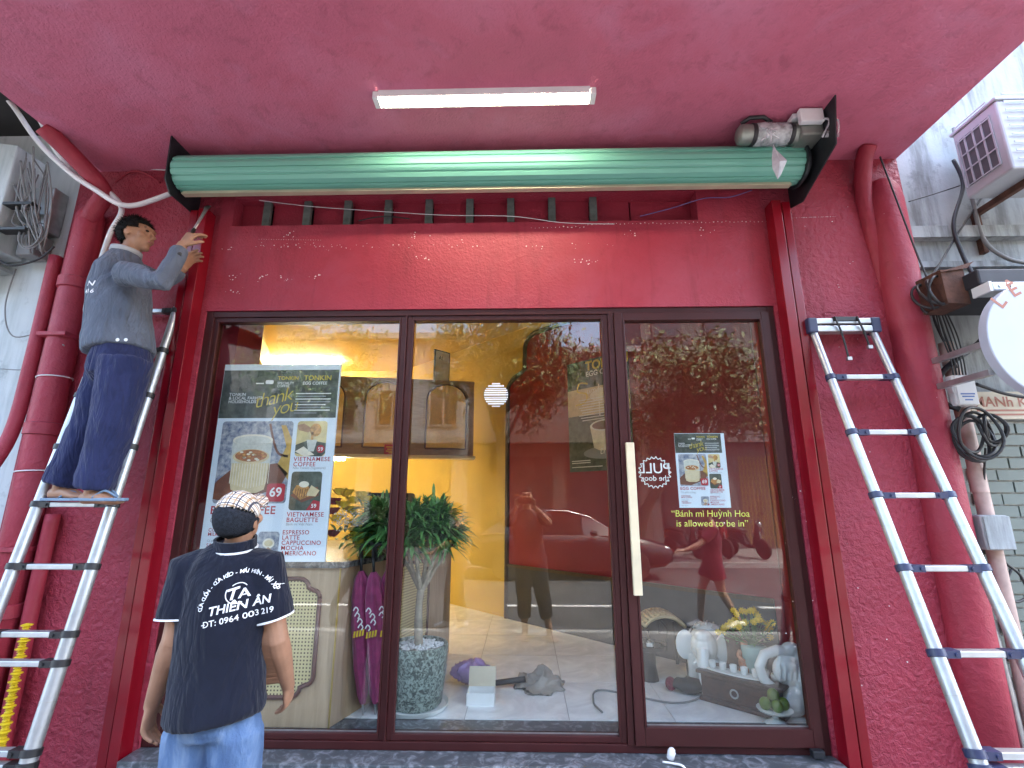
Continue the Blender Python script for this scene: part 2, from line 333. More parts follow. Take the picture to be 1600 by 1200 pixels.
def rrect(x0, y0, x1, y1, r, n=5):
    out = []
    for cx, cy, a in ((x1 - r, y1 - r, 0), (x0 + r, y1 - r, 90), (x0 + r, y0 + r, 180), (x1 - r, y0 + r, 270)):
        for i in range(n + 1):
            t = R(a + 90 * i / n); out.append((cx + r * math.cos(t), cy + r * math.sin(t)))
    return out
class Sheet:
    """flat print on a surface: origin o, unit u (right), v (up), n (towards the viewer); layers half a millimetre apart"""
    def __init__(s, o, u, v, k=1.0): s.o, s.u, s.v, s.k = V(o), V(u), V(v), k; s.n = s.u.cross(s.v).normalized(); s.mb = {}
    def at(s, x, y, l): return s.o + s.u * (x * s.k) + s.v * (y * s.k) + s.n * (.0003 * l)
    def poly(s, pts, key, l):
        m = s.mb.setdefault(key, MB()); m.add([s.at(x, y, l) for x, y in pts], [tuple(range(len(pts)))])
    def rect(s, x0, y0, x1, y1, key, l, r=0): s.poly(rrect(x0, y0, x1, y1, r) if r else [(x0, y0), (x1, y0), (x1, y1), (x0, y1)], key, l)
    def oval(s, cx, cy, a, b, key, l, n=28, t0=0, t1=360): s.poly([(cx + a * math.cos(R(t0 + (t1 - t0) * i / n)), cy + b * math.sin(R(t0 + (t1 - t0) * i / n))) for i in range(n + (t1 - t0 < 360))], key, l)
    def stroke(s, pts, wd, key, l):
        pts = bez([(x, y, 0) for x, y in pts], 5); m = s.mb.setdefault(key, MB()); vs = []
        for i, p in enumerate(pts):
            t = (pts[min(i + 1, len(pts) - 1)] - pts[max(i - 1, 0)]); t = t.normalized() if t.length else V((1, 0, 0)); q = V((-t.y, t.x, 0)) * wd / 2
            for a in (p + q, p - q): vs.append(s.at(a.x, a.y, l))
        m.add(vs, [(2 * i, 2 * i + 1, 2 * i + 3, 2 * i + 2) for i in range(len(pts) - 1)])
    def text(s, body, x, y, size, key, l, bold=0, shear=0, align='LEFT', rot=0, flip=False, space=1):
        vs, fs = text2d(body, size, bold, shear, align, space); c, q = math.cos(R(rot)), math.sin(R(rot)); m = s.mb.setdefault(key, MB())
        sg = -1 if flip else 1
        m.add([s.at(x + sg * (a * c - b * q), y + a * q + b * c, l) for a, b in vs], fs)
    def build(s, parent, names):
        for key, m in s.mb.items(): m.build(names.get(key, 'print'), key, parent, fix=False)
def meshobj(name, mb, m, parent=None, voxel=None, smooth_it=3, wrinkle=0, wk=14):
    """closed lofts merged into one continuous skin"""
    o = mb.build(name, m, None, True); me0 = o.data
    if voxel:
        md = o.modifiers.new('r', 'REMESH'); md.mode = 'VOXEL'; md.voxel_size = voxel; md.use_smooth_shade = True
        if smooth_it: sm = o.modifiers.new('s', 'SMOOTH'); sm.iterations = smooth_it; sm.factor = .5
        me = evaluated(o); o.modifiers.clear(); o.data = me; me.name = name
        me.materials.clear(); me.materials.append(M[m] if isinstance(m, str) else m); me.shade_smooth()
        bpy.data.meshes.remove(me0)
    if wrinkle:
        me = o.data; nrm = [v.normal.copy() for v in me.vertices]
        for v, nv in zip(me.vertices, nrm):
            p = v.co.copy(); q = V((p.x * wk, p.y * wk, p.z * wk * .55 + p.x * wk * .5)); d = .7 * noise.noise(q) + .9 * (.35 - abs(noise.noise(q * 1.3 + V((3, 1, 7))))) + .45 * (.35 - abs(noise.noise(q * 2.9 + V((9, 4, 2)))))
            v.co = p + nv * (d * wrinkle)
        me.update()
    if parent: o.parent = parent; o.location = V(o.location) - wloc(parent)
    return o

# ------------------------------------------------------------------ setting: ground, road, pavements
def setting(o): return tag(o, None, kind='structure')
setting(box('ground', (-250, -250, -.5), (250, 250, -.16), 'pave'))
setting(box('road', (-120, -10.6, -.156), (120, -3.7, -.12), 'asphalt'))
pv = setting(box('pavement', (-120, -3.55, -.156), (120, .3, 0), 'pave'))
for i in range(16):
    for j in range(6):
        x, y = -4.8 + i * .6, -3.5 + j * .58
        box('paving_slab', (x + .004, y + .004, .002), (x + .596, y + .576, .012 + .003 * random.random()), 'pave', pv)
setting(box('kerb', (-120, -3.7, -.156), (120, -3.55, .004), 'kerb'))
setting(box('pavement', (-120, -15, -.156), (120, -10.75, 0), 'pave'))
setting(box('kerb', (-120, -10.75, -.156), (120, -10.6, .004), 'kerb'))
for i in range(-4, 6): setting(box('road_marking', (i * 4.1 - .3, -5.8, -.12), (i * 4.1 + 1.7, -5.68, -.114), 'line'))

# ------------------------------------------------------------------ the shop
FL, ZC = .36, 3.55                       # shop floor and ceiling height
WT, WB, WL, WR = 2.76, .31, -2.035, 1.565  # window opening
shop = thing('shop_building', (0, 0, 0), 'red-painted shopfront with glazed front and deep canopy over the pavement', 'building')
m = MB(); m.box((-3.058, 0, 0), (WL, .2, 3.8)); m.build('wall', 'stucco', shop)
m = MB(); m.box((WR, 0, 0), (2.5, .2, 3.8)); m.build('wall', 'stucco', shop)
m = MB(); m.box((WL, 0, WT), (WR, .2, 3.365)); m.box((1.15, 0, 3.365), (WR, .2, 3.58)); m.box((WL, 0, 3.365), (-1.95, .2, 3.58)); m.box((WL, 0, 3.58), (WR, .2, 3.8))
beam = m.build('lintel', 'smooth_red', shop)
box('canopy', (-2.92, -2.1, 3.8), (2.5, .2, 4.05), 'soffit', shop); box('canopy_end', (-3.058, .0, 3.801), (-2.921, .2, 4.049), 'soffit', shop)
box('upper_wall', (-3.058, .0, 4.05), (2.5, .2, 8.2), 'smooth_red', shop)
vent = part('vent', shop)
box('back_board', (-1.95, .16, 3.365), (1.15, .19, 3.58), 'vent_dark', vent)
for i in range(9):
    x = -1.755 + i * .279
    box('bar', (x - .024, .05, 3.365), (x + .024, .08, 3.58), 'vent_bar', vent)
    box('panel', (x + .026, .095 + .01 * (i % 3), 3.365), (x + .253, .13, 3.58), 'smooth_red', vent)
box('panel', (-1.95, .1, 3.365), (-1.781, .13, 3.58), 'smooth_red', vent)
box('panel', (.74, .12, 3.365), (1.15, .15, 3.58), 'smooth_red', vent)
# bare spots where paint has flaked: tiny raised flakes of plaster on the lintel
m = MB()
def flake(x, z, s, Y=-.0015):
    k = random.randint(4, 6); a0 = random.random() * 6
    m.prism([(s * random.uniform(.5, 1) * math.cos(a0 + 6.283 * i / k) * random.uniform(.8, 1.6), s * random.uniform(.4, 1) * math.sin(a0 + 6.283 * i / k)) for i in range(k)], (x, Y, z), (1, 0, 0), (0, 0, 1), (0, -1, 0), .0012)
for i in range(70): p = P(400 + 560 * random.random() ** 1.3, 384 + random.gauss(0, 3), 0); flake(p.x, p.z, random.uniform(.001, .0045))
for cx, cy in ((362, 388), (415, 432), (450, 437), (492, 432), (370, 432), (365, 455), (452, 366), (650, 368), (910, 408), (925, 409), (1098, 362), (660, 402), (985, 366)):
    for i in range(7): p = P(cx + random.gauss(0, 7), cy + random.gauss(0, 3), 0); flake(p.x, p.z, random.uniform(.001, .006))
for i in range(60): p = P(830 + 380 * i / 60, 352 - 6 * i / 60 + (4 if i < 14 else 0) + random.gauss(0, .6), 0); flake(p.x, p.z, random.uniform(.002, .005))
for i in range(26): p = P(405 + 100 * i / 26, 374 + i / 18, 0); flake(p.x, p.z, .0022)
tag(m.build('paint_flakes', 'chip', beam, fix=False), None, kind='stuff')
m = MB()
for i in range(55): p = P(1225 + 200 * random.random() ** 2, 320 + 800 * random.random(), 0); flake(p.x, p.z, random.uniform(.001, .005))
for i in range(30): p = P(1228 + 80 * i / 30, 341 - i / 12, 0); flake(p.x, p.z, random.uniform(.001, .004))
tag(m.build('paint_flakes', 'chip', shop, fix=False), None, kind='stuff')
# sill and step
box('sill', (WL - .01, -.13, .245), (WR + .01, .2, .305), 'sill', shop, .006)
box('riser', (WL - .005, -.1, 0), (WR + .005, .2, .245), 'riser', shop)
# glazing: fixed lights and the door
def frame_mb(x0, x1, z0, z1, t, y0, y1, tb=None):
    tb = tb or t; m = MB()
    m.box((x0, y0, z0), (x0 + t, y1, z1)).box((x1 - t, y0, z0), (x1, y1, z1)).box((x0 + t, y0 + .001, z1 - t), (x1 - t, y1 - .001, z1)).box((x0 + t, y0 + .001, z0), (x1 - t, y1 - .001, z0 + tb))
    m.box((x0 + t, y0 - .004, z0 + tb), (x0 + t + .012, y0 + .02, z1 - t)).box((x1 - t - .012, y0 - .004, z0 + tb), (x1 - t, y0 + .02, z1 - t))
    return m
def pane(x0, x1, z0, z1, y, parent): return box('pane', (x0, y, z0), (x1, y + .004, z1), 'glass', parent)
wf = frame_mb(WL, WR, WB - .004, WT, .04, .012, .10).build('window_frame', 'frame', shop, bevel=.003)
for x0, x1 in ((WL + .04, -.745), (-.735, .53)):
    wd = part('window', shop)
    frame_mb(x0, x1, WB + .037, WT - .04, .03, .022, .085).build('frame', 'frame', wd, bevel=.003)
    pane(x0 + .03, x1 - .03, WB + .067, WT - .07, .05, wd)
    box('gasket', (x0 + .03, .0465, WB + .067), (x1 - .03, .0485, WB + .074), 'steel', wd)
box('window_frame', (-.745, .008, WB + .037), (-.735, .1, WT - .041), 'frame', shop)
box('window_frame', (.53, .006, WB + .037), (.562, .1, WT - .041), 'frame', shop)
door = part('door', shop); dx0, dx1 = .566, 1.522
frame_mb(dx0, dx1, WB + .038, WT - .043, .05, -.012, .05, .085).build('frame', 'frame', door, bevel=.003)
pane(dx0 + .05, dx1 - .05, WB + .123, WT - .093, .02, door)
box('gasket', (dx0 + .05, .017, WB + .123), (dx1 - .05, .019, WB + .13), 'steel', door)
m = MB(); m.box((.585, -.075, 1.08), (.632, -.05, 1.9)); m.tube([(.608, -.05, 1.2), (.608, -.01, 1.2)], .009).tube([(.608, -.05, 1.78), (.608, -.01, 1.78)], .009)
m.build('handle', 'cream', door, bevel=.004)
m = MB(); m.box((.59, .1, 1.06), (.637, .125, 1.9)); m.tube([(.612, .1, 1.2), (.612, .05, 1.2)], .009).tube([(.612, .1, 1.78), (.612, .05, 1.78)], .009)
m.build('handle', 'cream', door, bevel=.004)
box('hinge_block', (1.44, -.05, .318), (1.5, -.013, .352), 'black', door, .004)
# interior shell: floor tiles, ceiling, walls (an irregular plot: the right wall runs off at a slant)
poly = [(-2.2, .2), (1.78, .2), (1.78, .78), (-1.9, 4.46), (-3.95, 4.46), (-3.05, 1.8)]
flo = MB().prism(poly, (0, 0, FL - .05), (1, 0, 0), (0, 1, 0), (0, 0, 1), .044).build('interior_floor', 'grout', shop)
box('threshold', (WL, .1, .305), (WR, .26, FL - .004), 'sill', shop)
def inside(x, y): return x + y < 2.6 and y > .2 and x < 1.8
for i in range(-5, 4):
    for j in range(0, 6):
        x, y = i * .6 - .35, .262 + j * .6
        if x + y < 2.5 and x + .6 > -3.0:
            pts = [(x + .002, y + .002), (x + .598, y + .002), (x + .598, y + .598), (x + .002, y + .598)]
            MB().prism(pts, (0, 0, FL - .004), (1, 0, 0), (0, 1, 0), (0, 0, 1), .004).build('tile', 'tile', flo)
MB().prism(poly, (0, 0, ZC), (1, 0, 0), (0, 1, 0), (0, 0, 1), .05).build('ceiling', 'ceil', shop)
def wallseg(a, b, mt, name='interior_wall', z0=FL - .05, z1=ZC, th=.06):
    a, b = V((*a, 0)), V((*b, 0)); d = (b - a); L = d.length; u = d / L; n = V((u.y, -u.x, 0))
    return MB().prism([(0, z0), (L, z0), (L, z1), (0, z1)], a, u, (0, 0, 1), n, th).build(name, mt, shop)
wallseg((1.78, .2), (1.78, .78), 'inred'); ow = wallseg((1.78, .78), (-1.9, 4.46), 'yellow'); wallseg((-1.9, 4.46), (-3.95, 4.46), 'yellow')
wallseg((-3.95, 4.46), (-3.05, 1.8), 'yellow'); wallseg((-3.05, 1.8), (-2.25, .2), 'yellow')
box('reveal', (-2.25, .2, FL), (-1.93, .5, ZC), 'inred', shop)
# red painted arch on the slanting wall, with its dark moulding
q = math.sqrt(.5); AU = V((q, -q, 0)); AN = V((-q, -q, 0)); AO = V((-.19, 2.74, 0)) + AN * .001
def wl(X): return (X + .19) / q
arch = [(wl(-.19), FL), (wl(1.778), FL), (wl(1.778), ZC - .11)] + [(wl(.18), ZC - .11)]
for i in range(1, 9): t = R(90 * i / 8); arch.append((wl(.16) - .19 * math.sin(t), ZC - .11 - .17 * (1 - math.cos(t))))
arch += [(wl(.02), 3.04)]
for i in range(1, 9): t = R(90 * i / 8); arch.append((wl(-.0) - .25 * math.sin(t), 3.0 - .19 * (1 - math.cos(t))))
arch = [(max(a, 0), z) for a, z in arch]
MB().prism(arch, AO, AU, (0, 0, 1), AN, .006).build('painted_arch', 'inred', shop)
edge = [AO + AU * a + V((0, 0, z)) + AN * .008 for a, z in arch[2:]] + [AO + V((0, 0, FL)) + AN * .008]
MB().tube(edge, .028, 8, side=AN).build('arch_moulding', 'mould', shop, True)
MB().prism([(.03, FL), (wl(1.74), FL), (wl(1.74), .88), (.03, .88)], AO + AN * .0065, AU, (0, 0, 1), AN, .012).build('dado', mat('dark_dado', (.045, .045, .05), .5), shop)
MB().prism([(.03, .881), (wl(1.74), .881), (wl(1.74), .91), (.03, .91)], AO + AN * .0065, AU, (0, 0, 1), AN, .02).build('dado_rail', 'mould', shop)
# bulkhead beam on the ceiling at the left
m = MB(); m.prism([(0, 0), (.12, 0), (.12, .3), (0, .3)], (-2.55, .6, ZC - .3), V((.9, .3, 0)).normalized(), (0, 0, 1), V((-.35, .95, 0)).normalized(), 3.2)
m.build('ceiling_beam', 'yellow', shop)

# wall-hung cabinet with arched cane doors
ca, cb = V((-2.75, 2.45, 0)), V((-.6, 2.9, 0)); cu = (cb - ca).normalized(); cn = V((cu.y, -cu.x, 0)); CL = (cb - ca).length
cab = thing('wall_cabinet', (ca + cb) / 2 + V((0, 0, 2.08)), 'brown wooden wall cabinet with arched golden panels above the counter', 'cabinet')
MB().prism([(0, 2.09), (CL, 2.09), (CL, 2.99), (0, 2.99)], ca - cn * .15, cu, (0, 0, 1), cn, .15).build('carcass', 'oakx', cab, bevel=.004)
def archpts(cx, w, z0, z1, n=12): return [(cx - w / 2, z0), (cx + w / 2, z0)] + [(cx + w / 2 * math.cos(R(180 * i / n)), z1 - w * .42 + w * .42 * math.sin(R(180 * i / n))) for i in range(n + 1)]
for i in range(4):
    cx = CL - .33 - i * .7
    if cx < .25: continue
    MB().prism(archpts(cx, .46, 2.17, 2.93), ca, cu, (0, 0, 1), cn, .012).build('door_panel', 'archp', cab)
    pts = archpts(cx, .47, 2.165, 2.935); MB().tube([ca + cu * a + V((0, 0, z)) + cn * .012 for a, z in pts + pts[:1]], .012, 6, side=cn).build('panel_bead', 'brownb', cab, True)
MB().prism([(0, 2.05), (CL + .02, 2.05), (CL + .02, 2.086), (0, 2.086)], ca - cn * .15, cu, (0, 0, 1), cn, .19).build('bottom_board', 'cream', cab, bevel=.003)
lt = thing('under_cabinet_light', ca + cu * .5 + V((0, 0, 2.0)), 'lit strip light under the wooden wall cabinet', 'lamp')
MB().prism([(.05, 2.015), (.75, 2.015), (.75, 2.048), (.05, 2.048)], ca - cn * .02, cu, (0, 0, 1), cn, .04).build('tube', 'lampi', lt)
MB().prism([(.03, 2.018), (.05, 2.018), (.05, 2.05), (.03, 2.05)], ca - cn * .022, cu, (0, 0, 1), cn, .044).build('end_cap', 'whitep', lt)
pf = thing('picture_frame', ca + cu * (CL - .55) + V((0, 0, 2.99)), 'narrow framed picture standing on top of the wall cabinet', 'picture')
fo = ca + cu * (CL - .5) - cn * .08; fu = (cu * .8 - cn * .6).normalized(); fnv = V((fu.y, -fu.x, 0))
MB().prism([(0, 2.992), (.24, 2.992), (.24, 3.4), (0, 3.4)], fo, fu, (0, 0, 1), fnv, .02).build('frame', 'blackp', pf)
MB().prism([(.015, 3.01), (.225, 3.01), (.225, 3.385), (.015, 3.385)], fo + fnv * .0205, fu, (0, 0, 1), fnv, .002).build('print', 'card', pf)
sh = Sheet(fo + fnv * .024 + V((0, 0, 3.28)), fu, (0, 0, 1)); sh.text('A!', .06, 0, .07, 'blackp', 0, .02); sh.build(pf, {'blackp': 'lettering'})
# lit lamp on the shop ceiling
il = thing('ceiling_lamp', (-3.25, 3.85, ZC), 'lit strip lamp on the yellow ceiling at the back left', 'lamp')
box('tube', (-3.85, 3.8, ZC - .06), (-2.65, 3.87, ZC - .012), 'lampi', il); box('bracket', (-3.86, 3.79, ZC - .011), (-2.64, 3.88, ZC - .001), 'whitep', il)

# counter with cane panels
cnt = thing('counter', (-1.3, .8, FL), 'pale wood service counter with rounded cane panels behind the window', 'counter')
C0, C1 = V((-1.08, .13, 0)), V((-.63, 1.52, 0)); su = (C1 - C0).normalized(); sn = V((su.y, -su.x, 0)); SL = (C1 - C0).length
cp = [(-1.93, .51), (-1.9, .13), (C0.x, C0.y), (C1.x, C1.y), (-1.3, 1.75), (-1.93, 1.7)]
MB().prism(cp, (0, 0, FL), (1, 0, 0), (0, 1, 0), (0, 0, 1), .83).build('carcass', 'oak', cnt)
MB().prism([(-1.92, .112), (C0.x + .03, .105), (C1.x + .04, C1.y), (-1.3, 1.8), (-1.92, 1.74)], (0, 0, FL + .831), (1, 0, 0), (0, 1, 0), (0, 0, 1), .035).build('worktop', 'ctop', cnt)
MB().tube([C0 + V((-.002, -.003, FL)), C0 + V((-.002, -.003, FL + .83))], .006, 6).build('corner_trim', 'gold', cnt)
def indo(w, h, s=.07):
    """panel outline with stepped, rounded shoulders"""
    q = []
    for sx, sy in ((1, 1), (-1, 1), (-1, -1), (1, -1)):
        pts = []
        for i in range(5): t = R(90 * i / 4); pts.append((w / 2 - s + s * math.cos(t) * .55 + s * .45 - (.0), h / 2 - s - s * .5 + s * .6 * math.sin(t)))
        for i in range(5): t = R(90 * i / 4); pts.append((w / 2 - s * 1.1 - s * .7 + s * .8 * math.cos(t), h / 2 - s * .7 + s * .7 * math.sin(t)))
        pts = [(a * sx, b * sy) for a, b in pts]; q += pts if sx * sy > 0 else pts[::-1]
    return q
for o, u, n, cx in (((V((-1.9, .13, 0))), V((1, 0, 0)), V((0, -1, 0)), .47), (C0, su, sn, .74)):
    pw, ph, cz = (.46, .6, FL + .46) if u.y < .1 else (.62, .6, FL + .46)
    MB().prism([(cx + a, cz + b) for a, b in indo(pw, ph)], o, u, (0, 0, 1), n, .006).build('cane_panel', 'rattan', cnt)
    pts = indo(pw + .02, ph + .02); MB().tube([o + u * (cx + a) + V((0, 0, cz + b)) + n * .006 for a, b in pts + pts[:1]], .013, 6, side=n).build('panel_bead', 'brownb', cnt, True)

# ------------------------------------------------------------------ canopy light, rolling shutter
bl = thing('canopy_light', (-.21, -.6, 3.8), 'lit white batten light on the red canopy soffit', 'lamp')
box('diffuser', (-.80, -.635, 3.758), (.375, -.565, 3.788), 'lampw', bl, .008); m = MB(); m.box((-.80, -.646, 3.789), (.375, -.554, 3.799)).box((-.80, -.646, 3.7605), (.375, -.638, 3.789)).box((-.80, -.562, 3.7605), (.375, -.554, 3.789)); m.build('housing', 'whitep', bl)  # housing side walls added to keep the glow off the soffit
for x in (-.835, .376): box('end_cap', (x, -.64, 3.754), (x + .034, -.56, 3.799), 'whitep', bl, .004)
rs = thing('rolling_shutter', (-.2, -.2, 3.4), 'pale green rolled-up shutter with black side plates and red guide rails', 'shutter')
DC, DR = V((0, -.21, 3.60)), .112
prof = []
for i in range(7):                      # ribbed slats wound on the drum
    a0 = 2 * math.pi * i / 7 + .3
    for da, dr in ((0, -.006), (.035, -.006), (.05, .002), (.18, .005), (.32, .004), (.335, -.003), (.375, -.003), (.39, .003), (.62, .005), (.83, .001), (.86, -.005)): prof.append((a0 + da, DR + dr))
m = MB(); n = len(prof); x0, x1 = -2.175, 1.7
for x in (x0, x1): m.v += [V((x, DC.y - r * math.cos(a), DC.z + r * math.sin(a))) for a, r in prof]
m.f = [(j, (j + 1) % n, n + (j + 1) % n, n + j) for j in range(n)] + [tuple(range(n)), tuple(range(2 * n - 1, n - 1, -1))]
m.build('rolled_curtain', 'green', rs)
m = MB(); m.box((x0 + .02, -.215, 3.468), (x1 - .05, -.195, 3.485)).box((x0 + .02, -.225, 3.461), (x1 - .05, -.185, 3.4675)); m.build('bottom_bar', mat('bar_cream', (.5, .5, .36), .4, .3), rs)
m = MB(); m.prism([(-.335, 3.795), (-.002, 3.795), (-.002, 3.46), (-.06, 3.43), (-.27, 3.43), (-.325, 3.50)], (x0 - .022, 0, 0), (0, 1, 0), (0, 0, 1), (1, 0, 0), .008); m.build('side_plate', 'black', rs)
m = MB(); m.lathe([(.03, 0), (.03, .013)], (x0 - .0135, DC.y, DC.z), 14, (1, 0, 0)); m.build('axle', 'steel', rs)
m = MB(); m.prism([(-.56, 3.79), (-.40, 3.79), (-.002, 3.79), (-.002, 3.44), (-.13, 3.40), (-.50, 3.52)], (x1 + .055, 0, 0), (0, 1, 0), (0, 0, 1), (1, 0, 0), .008); m.build('side_plate', 'black', rs)
m = MB(); m.lathe([(.135, 0), (.135, .012), (.11, .013), (.11, .035), (.05, .036), (.05, .054)], (x1 + .001, DC.y, DC.z), 26, (1, 0, 0)); m.build('sprocket', 'black', rs)
for nm, xs in (('L', ((WL - .155, WL - .105, .075), (WL - .088, WL - .03, .095))), ('R', ((WR + .095, WR + .145, .075), (WR + .02, WR + .078, .095)))):
    m = MB()
    for a, b, d in xs: m.box((a, -d, .0), (b, -.001, 3.44))
    a, b = min(xs[0][0], xs[1][0]), max(xs[0][1], xs[1][1]); m.box((xs[0][1] if nm == 'L' else xs[1][1], -.03, .0), (xs[1][0] if nm == 'L' else xs[0][0], -.001, 3.43))
    g = m.build('guide_rail', 'rail', rs, bevel=.003)
mo = part('motor', rs)
ma = P(1152, 212, -.36); mb_ = P(1262, 206, -.36); ma.z = mb_.z = 3.705
m = MB(); m.lathe([(.038, 0), (.055, .012), (.059, .03), (.059, .13), (.055, .135), (.055, .30), (.06, .305), (.06, .42), (.04, .44)], ma, 22, (1, 0, 0)); m.build('housing', 'motor', mo, 'auto')
for d in (.075, .295):
    m = MB(); m.lathe([(.0615, 0), (.0635, .004), (.0635, .02), (.0615, .024)], ma + V((d, 0, 0)), 22, (1, 0, 0)); m.build('strap', 'blackp', mo, True)
box('gear_box', (ma.x + .34, -.43, 3.645), (ma.x + .47, -.29, 3.755), 'motor', mo, .01)
m = MB(); m.box((ma.x + .32, -.47, 3.70), (ma.x + .455, -.435, 3.79)).box((ma.x + .30, -.432, 3.757), (ma.x + .45, -.3, 3.79)); m.build('control_box', 'whitep', mo, bevel=.006)
m = MB(); m.lathe([(.066, .0), (.069, .06), (.065, .12), (.069, .19)], ma + V((.10, 0, 0)), 14, (1, 0, 0))
for v in m.v: v += V((0, noise.noise(v * 30) * .008, noise.noise(v * 27) * .008))
m.build('plastic_wrap', 'film', mo, True)
m = MB(); m.tube([ma + V((.02, -.02, .06)), ma + V((.06, -.05, .075)), ma + V((.14, -.05, .08)), ma + V((.2, -.02, .07))], .012); m.build('cable', 'cable', mo, True)
hp = P(1208, 225, -.45)
m = MB(); c = hp; pts = [(0, 0), (-.025, -.10), (-.03, -.17), (-.005, -.235), (.028, -.19), (.062, -.115), (.02, -.03)]
m.v = [c + V((a, .012 * math.sin(a * 60), b)) for a, b in pts] + [c + V((.012, -.022, -.13))] + [c + V((.012, .026, -.13))]
m.f = [(i, (i + 1) % 7, 7) for i in range(7)] + [((i + 1) % 7, i, 8) for i in range(7)]; m.build('hanging_bag', mat('cloudy_plastic', (.42, .42, .47), .4, 0, .2, 20), mo)
m = MB()
for k in range(7):
    a = ma + V((.1 + .06 * random.random(), -.06, .0)); m.tube(bez([a, a + V((random.uniform(-.04, .06), -.03, -.05)), a + V((random.uniform(-.06, .07), -.02, -.09 * random.random() - .03))], 4), .005, 6)
for k in range(6):
    a = ma + V((.42 + .05 * random.random(), -.09, .02)); m.tube(bez([a, a + V((.05, -.03, -.03)), a + V((random.uniform(-.03, .06), .0, -.12))], 4), .006, 6)
tag(m.build('plastic_scraps', 'film', mo, True), None, kind='stuff')

# ------------------------------------------------------------------ red down-pipes and columns beside the shopfront
def pipe(name, pts, r, mt, label, cat='pipe', n=14, k=6, joints=(), group=None):
    o = MB().tube(bez(pts, k), r, n).build(name, mt, None, True); tag(o, label, cat, group)
    for c, rr, h in joints: MB().lathe([(rr, 0), (rr, h)], c, n).build('collar', mt, o, 'auto')
    return o
colR = MB().lathe([(.106, .012), (.11, .8), (.108, 2.0), (.107, 3.45), (.095, 3.54), (.065, 3.6), (.02, 3.625)], (2.345, -.02, 0), 24).build('pilaster', 'pipe_red', None, True)
tag(colR, 'thick rounded red column at the right end of the shopfront', 'column')
pipe('drain_pipe', [(2.23, -.13, 3.8), (2.215, -.08, 3.7), (2.225, -.02, 3.5), (2.25, .0, 3.2), (2.29, .03, 2.8), (2.33, .04, 2.5)], .05, 'pipe_red', 'short red pipe dropping from the canopy beside the right column')
colL = MB().lathe([(.078, .012), (.08, 1.5), (.078, 3.2), (.076, 3.40), (.05, 3.46)], (-2.86, -.07, 0), 20).build('drain_pipe', 'pipe_red', None, True)
tag(colL, 'thick vertical red drain pipe at the left end of the shopfront', 'pipe')
for z in (2.88, 1.95, .95): MB().lathe([(.079, 0), (.09, .004), (.09, .07), (.079, .076)], (-2.86, -.07, z), 20).build('coupling', 'pipe_red', colL, 'auto')
for z in (2.55, 1.3): MB().box((-2.95, -.16, z), (-2.77, -.001, z + .025)).build('bracket', 'pipe_red', colL, bevel=.004)
pipe('drain_pipe', [(-2.93, -.42, 3.8), (-2.85, -.27, 3.70), (-2.76, -.13, 3.56), (-2.80, -.11, 3.44), (-2.84, -.1, 3.36)], .052, 'pipe_red', 'bent red pipe running from the canopy into the left drain pipe')
a = P(95, 640, -.16); pipe('drain_pipe', [(-3.0, -.1, 3.1), (-3.0, -.1, 2.4), (-3.0, -.12, 1.95), (-3.05, -.2, 1.6), (-3.08, -.25, 1.2), (-3.08, -.25, .0)], .036, 'pipe_red', 'thinner red pipe left of the thick drain pipe, stepping outward lower down')
pipe('drain_pipe', [(-2.72, -.04, 1.5), (-2.72, -.05, 1.0), (-2.72, -.05, .01)], .036, 'pipe_red', 'short red pipe behind the left ladder near the ground')
for z, lab in ((2.30, 'upper'), (1.74, 'lower')):
    t = MB().tube([V((-2.86, -.07, z)) + V((.084 * math.cos(a), .084 * math.sin(a), .006 * math.cos(a))) for a in [2 * math.pi * i / 20 for i in range(21)]], .004, 6, cap=False).build('wire_tie', 'wcable', None, True)
    tag(t, lab + ' white wire tie round the thick red drain pipe', 'wire')
ys = MB()
for i in range(46):
    z = .40 + i * .0125; ys.lathe([(.009, 0), (.017 if i % 3 else .026, .003), (.017 if i % 3 else .026, .006), (.009, .0124)], P(20, 1080, -.2) + V((.002 * math.sin(i), 0, z - .66)), 10, (0.03, 0, 1))
tag(ys.build('spiral_sleeve', 'cyel', None, False), 'yellow ribbed cable sleeve hanging behind the left ladder', 'cable sleeve')

# ------------------------------------------------------------------ left neighbour
nl = thing('neighbour_house', (-5.5, .15, 0), 'pale limewashed neighbouring house at the left edge', 'building')
box('wall', (-9, .02, 0), (-3.06, .3, 8), 'agedL', nl)
box('balcony', (-9, -1.3, 4.12), (-2.95, .019, 4.3), 'vent_dark', nl)  # near-black slab added to stand for the shadow gap above the white box
bx = thing('wall_cabinet_box', (-3.7, -.12, 3.1), 'white sheet-metal box on the neighbouring wall at the left edge', 'box')
MB().prism([(-4.4, 3.05), (-3.33, 3.12), (-3.33, 3.86), (-4.4, 4.02)], (0, -.2, 0), (1, 0, 0), (0, 0, 1), (0, 1, 0), .2).build('case', 'agedL', bx, bevel=.008)
MB().box((-4.4, -.215, 3.02), (-3.36, -.01, 3.045)).build('drip_rail', 'steel', bx)
em = thing('electric_meter', (-3.2, -.05, 3.1), 'grey electricity meter box wrapped in cables left of the red pipe', 'meter')
box('case', (-3.27, -.09, 3.3), (-3.13, .019, 3.62), 'steel', em, .01); box('terminal_box', (-3.28, -.10, 3.12), (-3.16, .018, 3.28), 'gcable', em, .01)
for z in (3.42, 3.24): box('bracket', (-3.33, -.2, z), (-3.14, -.135, z + .018), 'blackp', em)
m = MB()
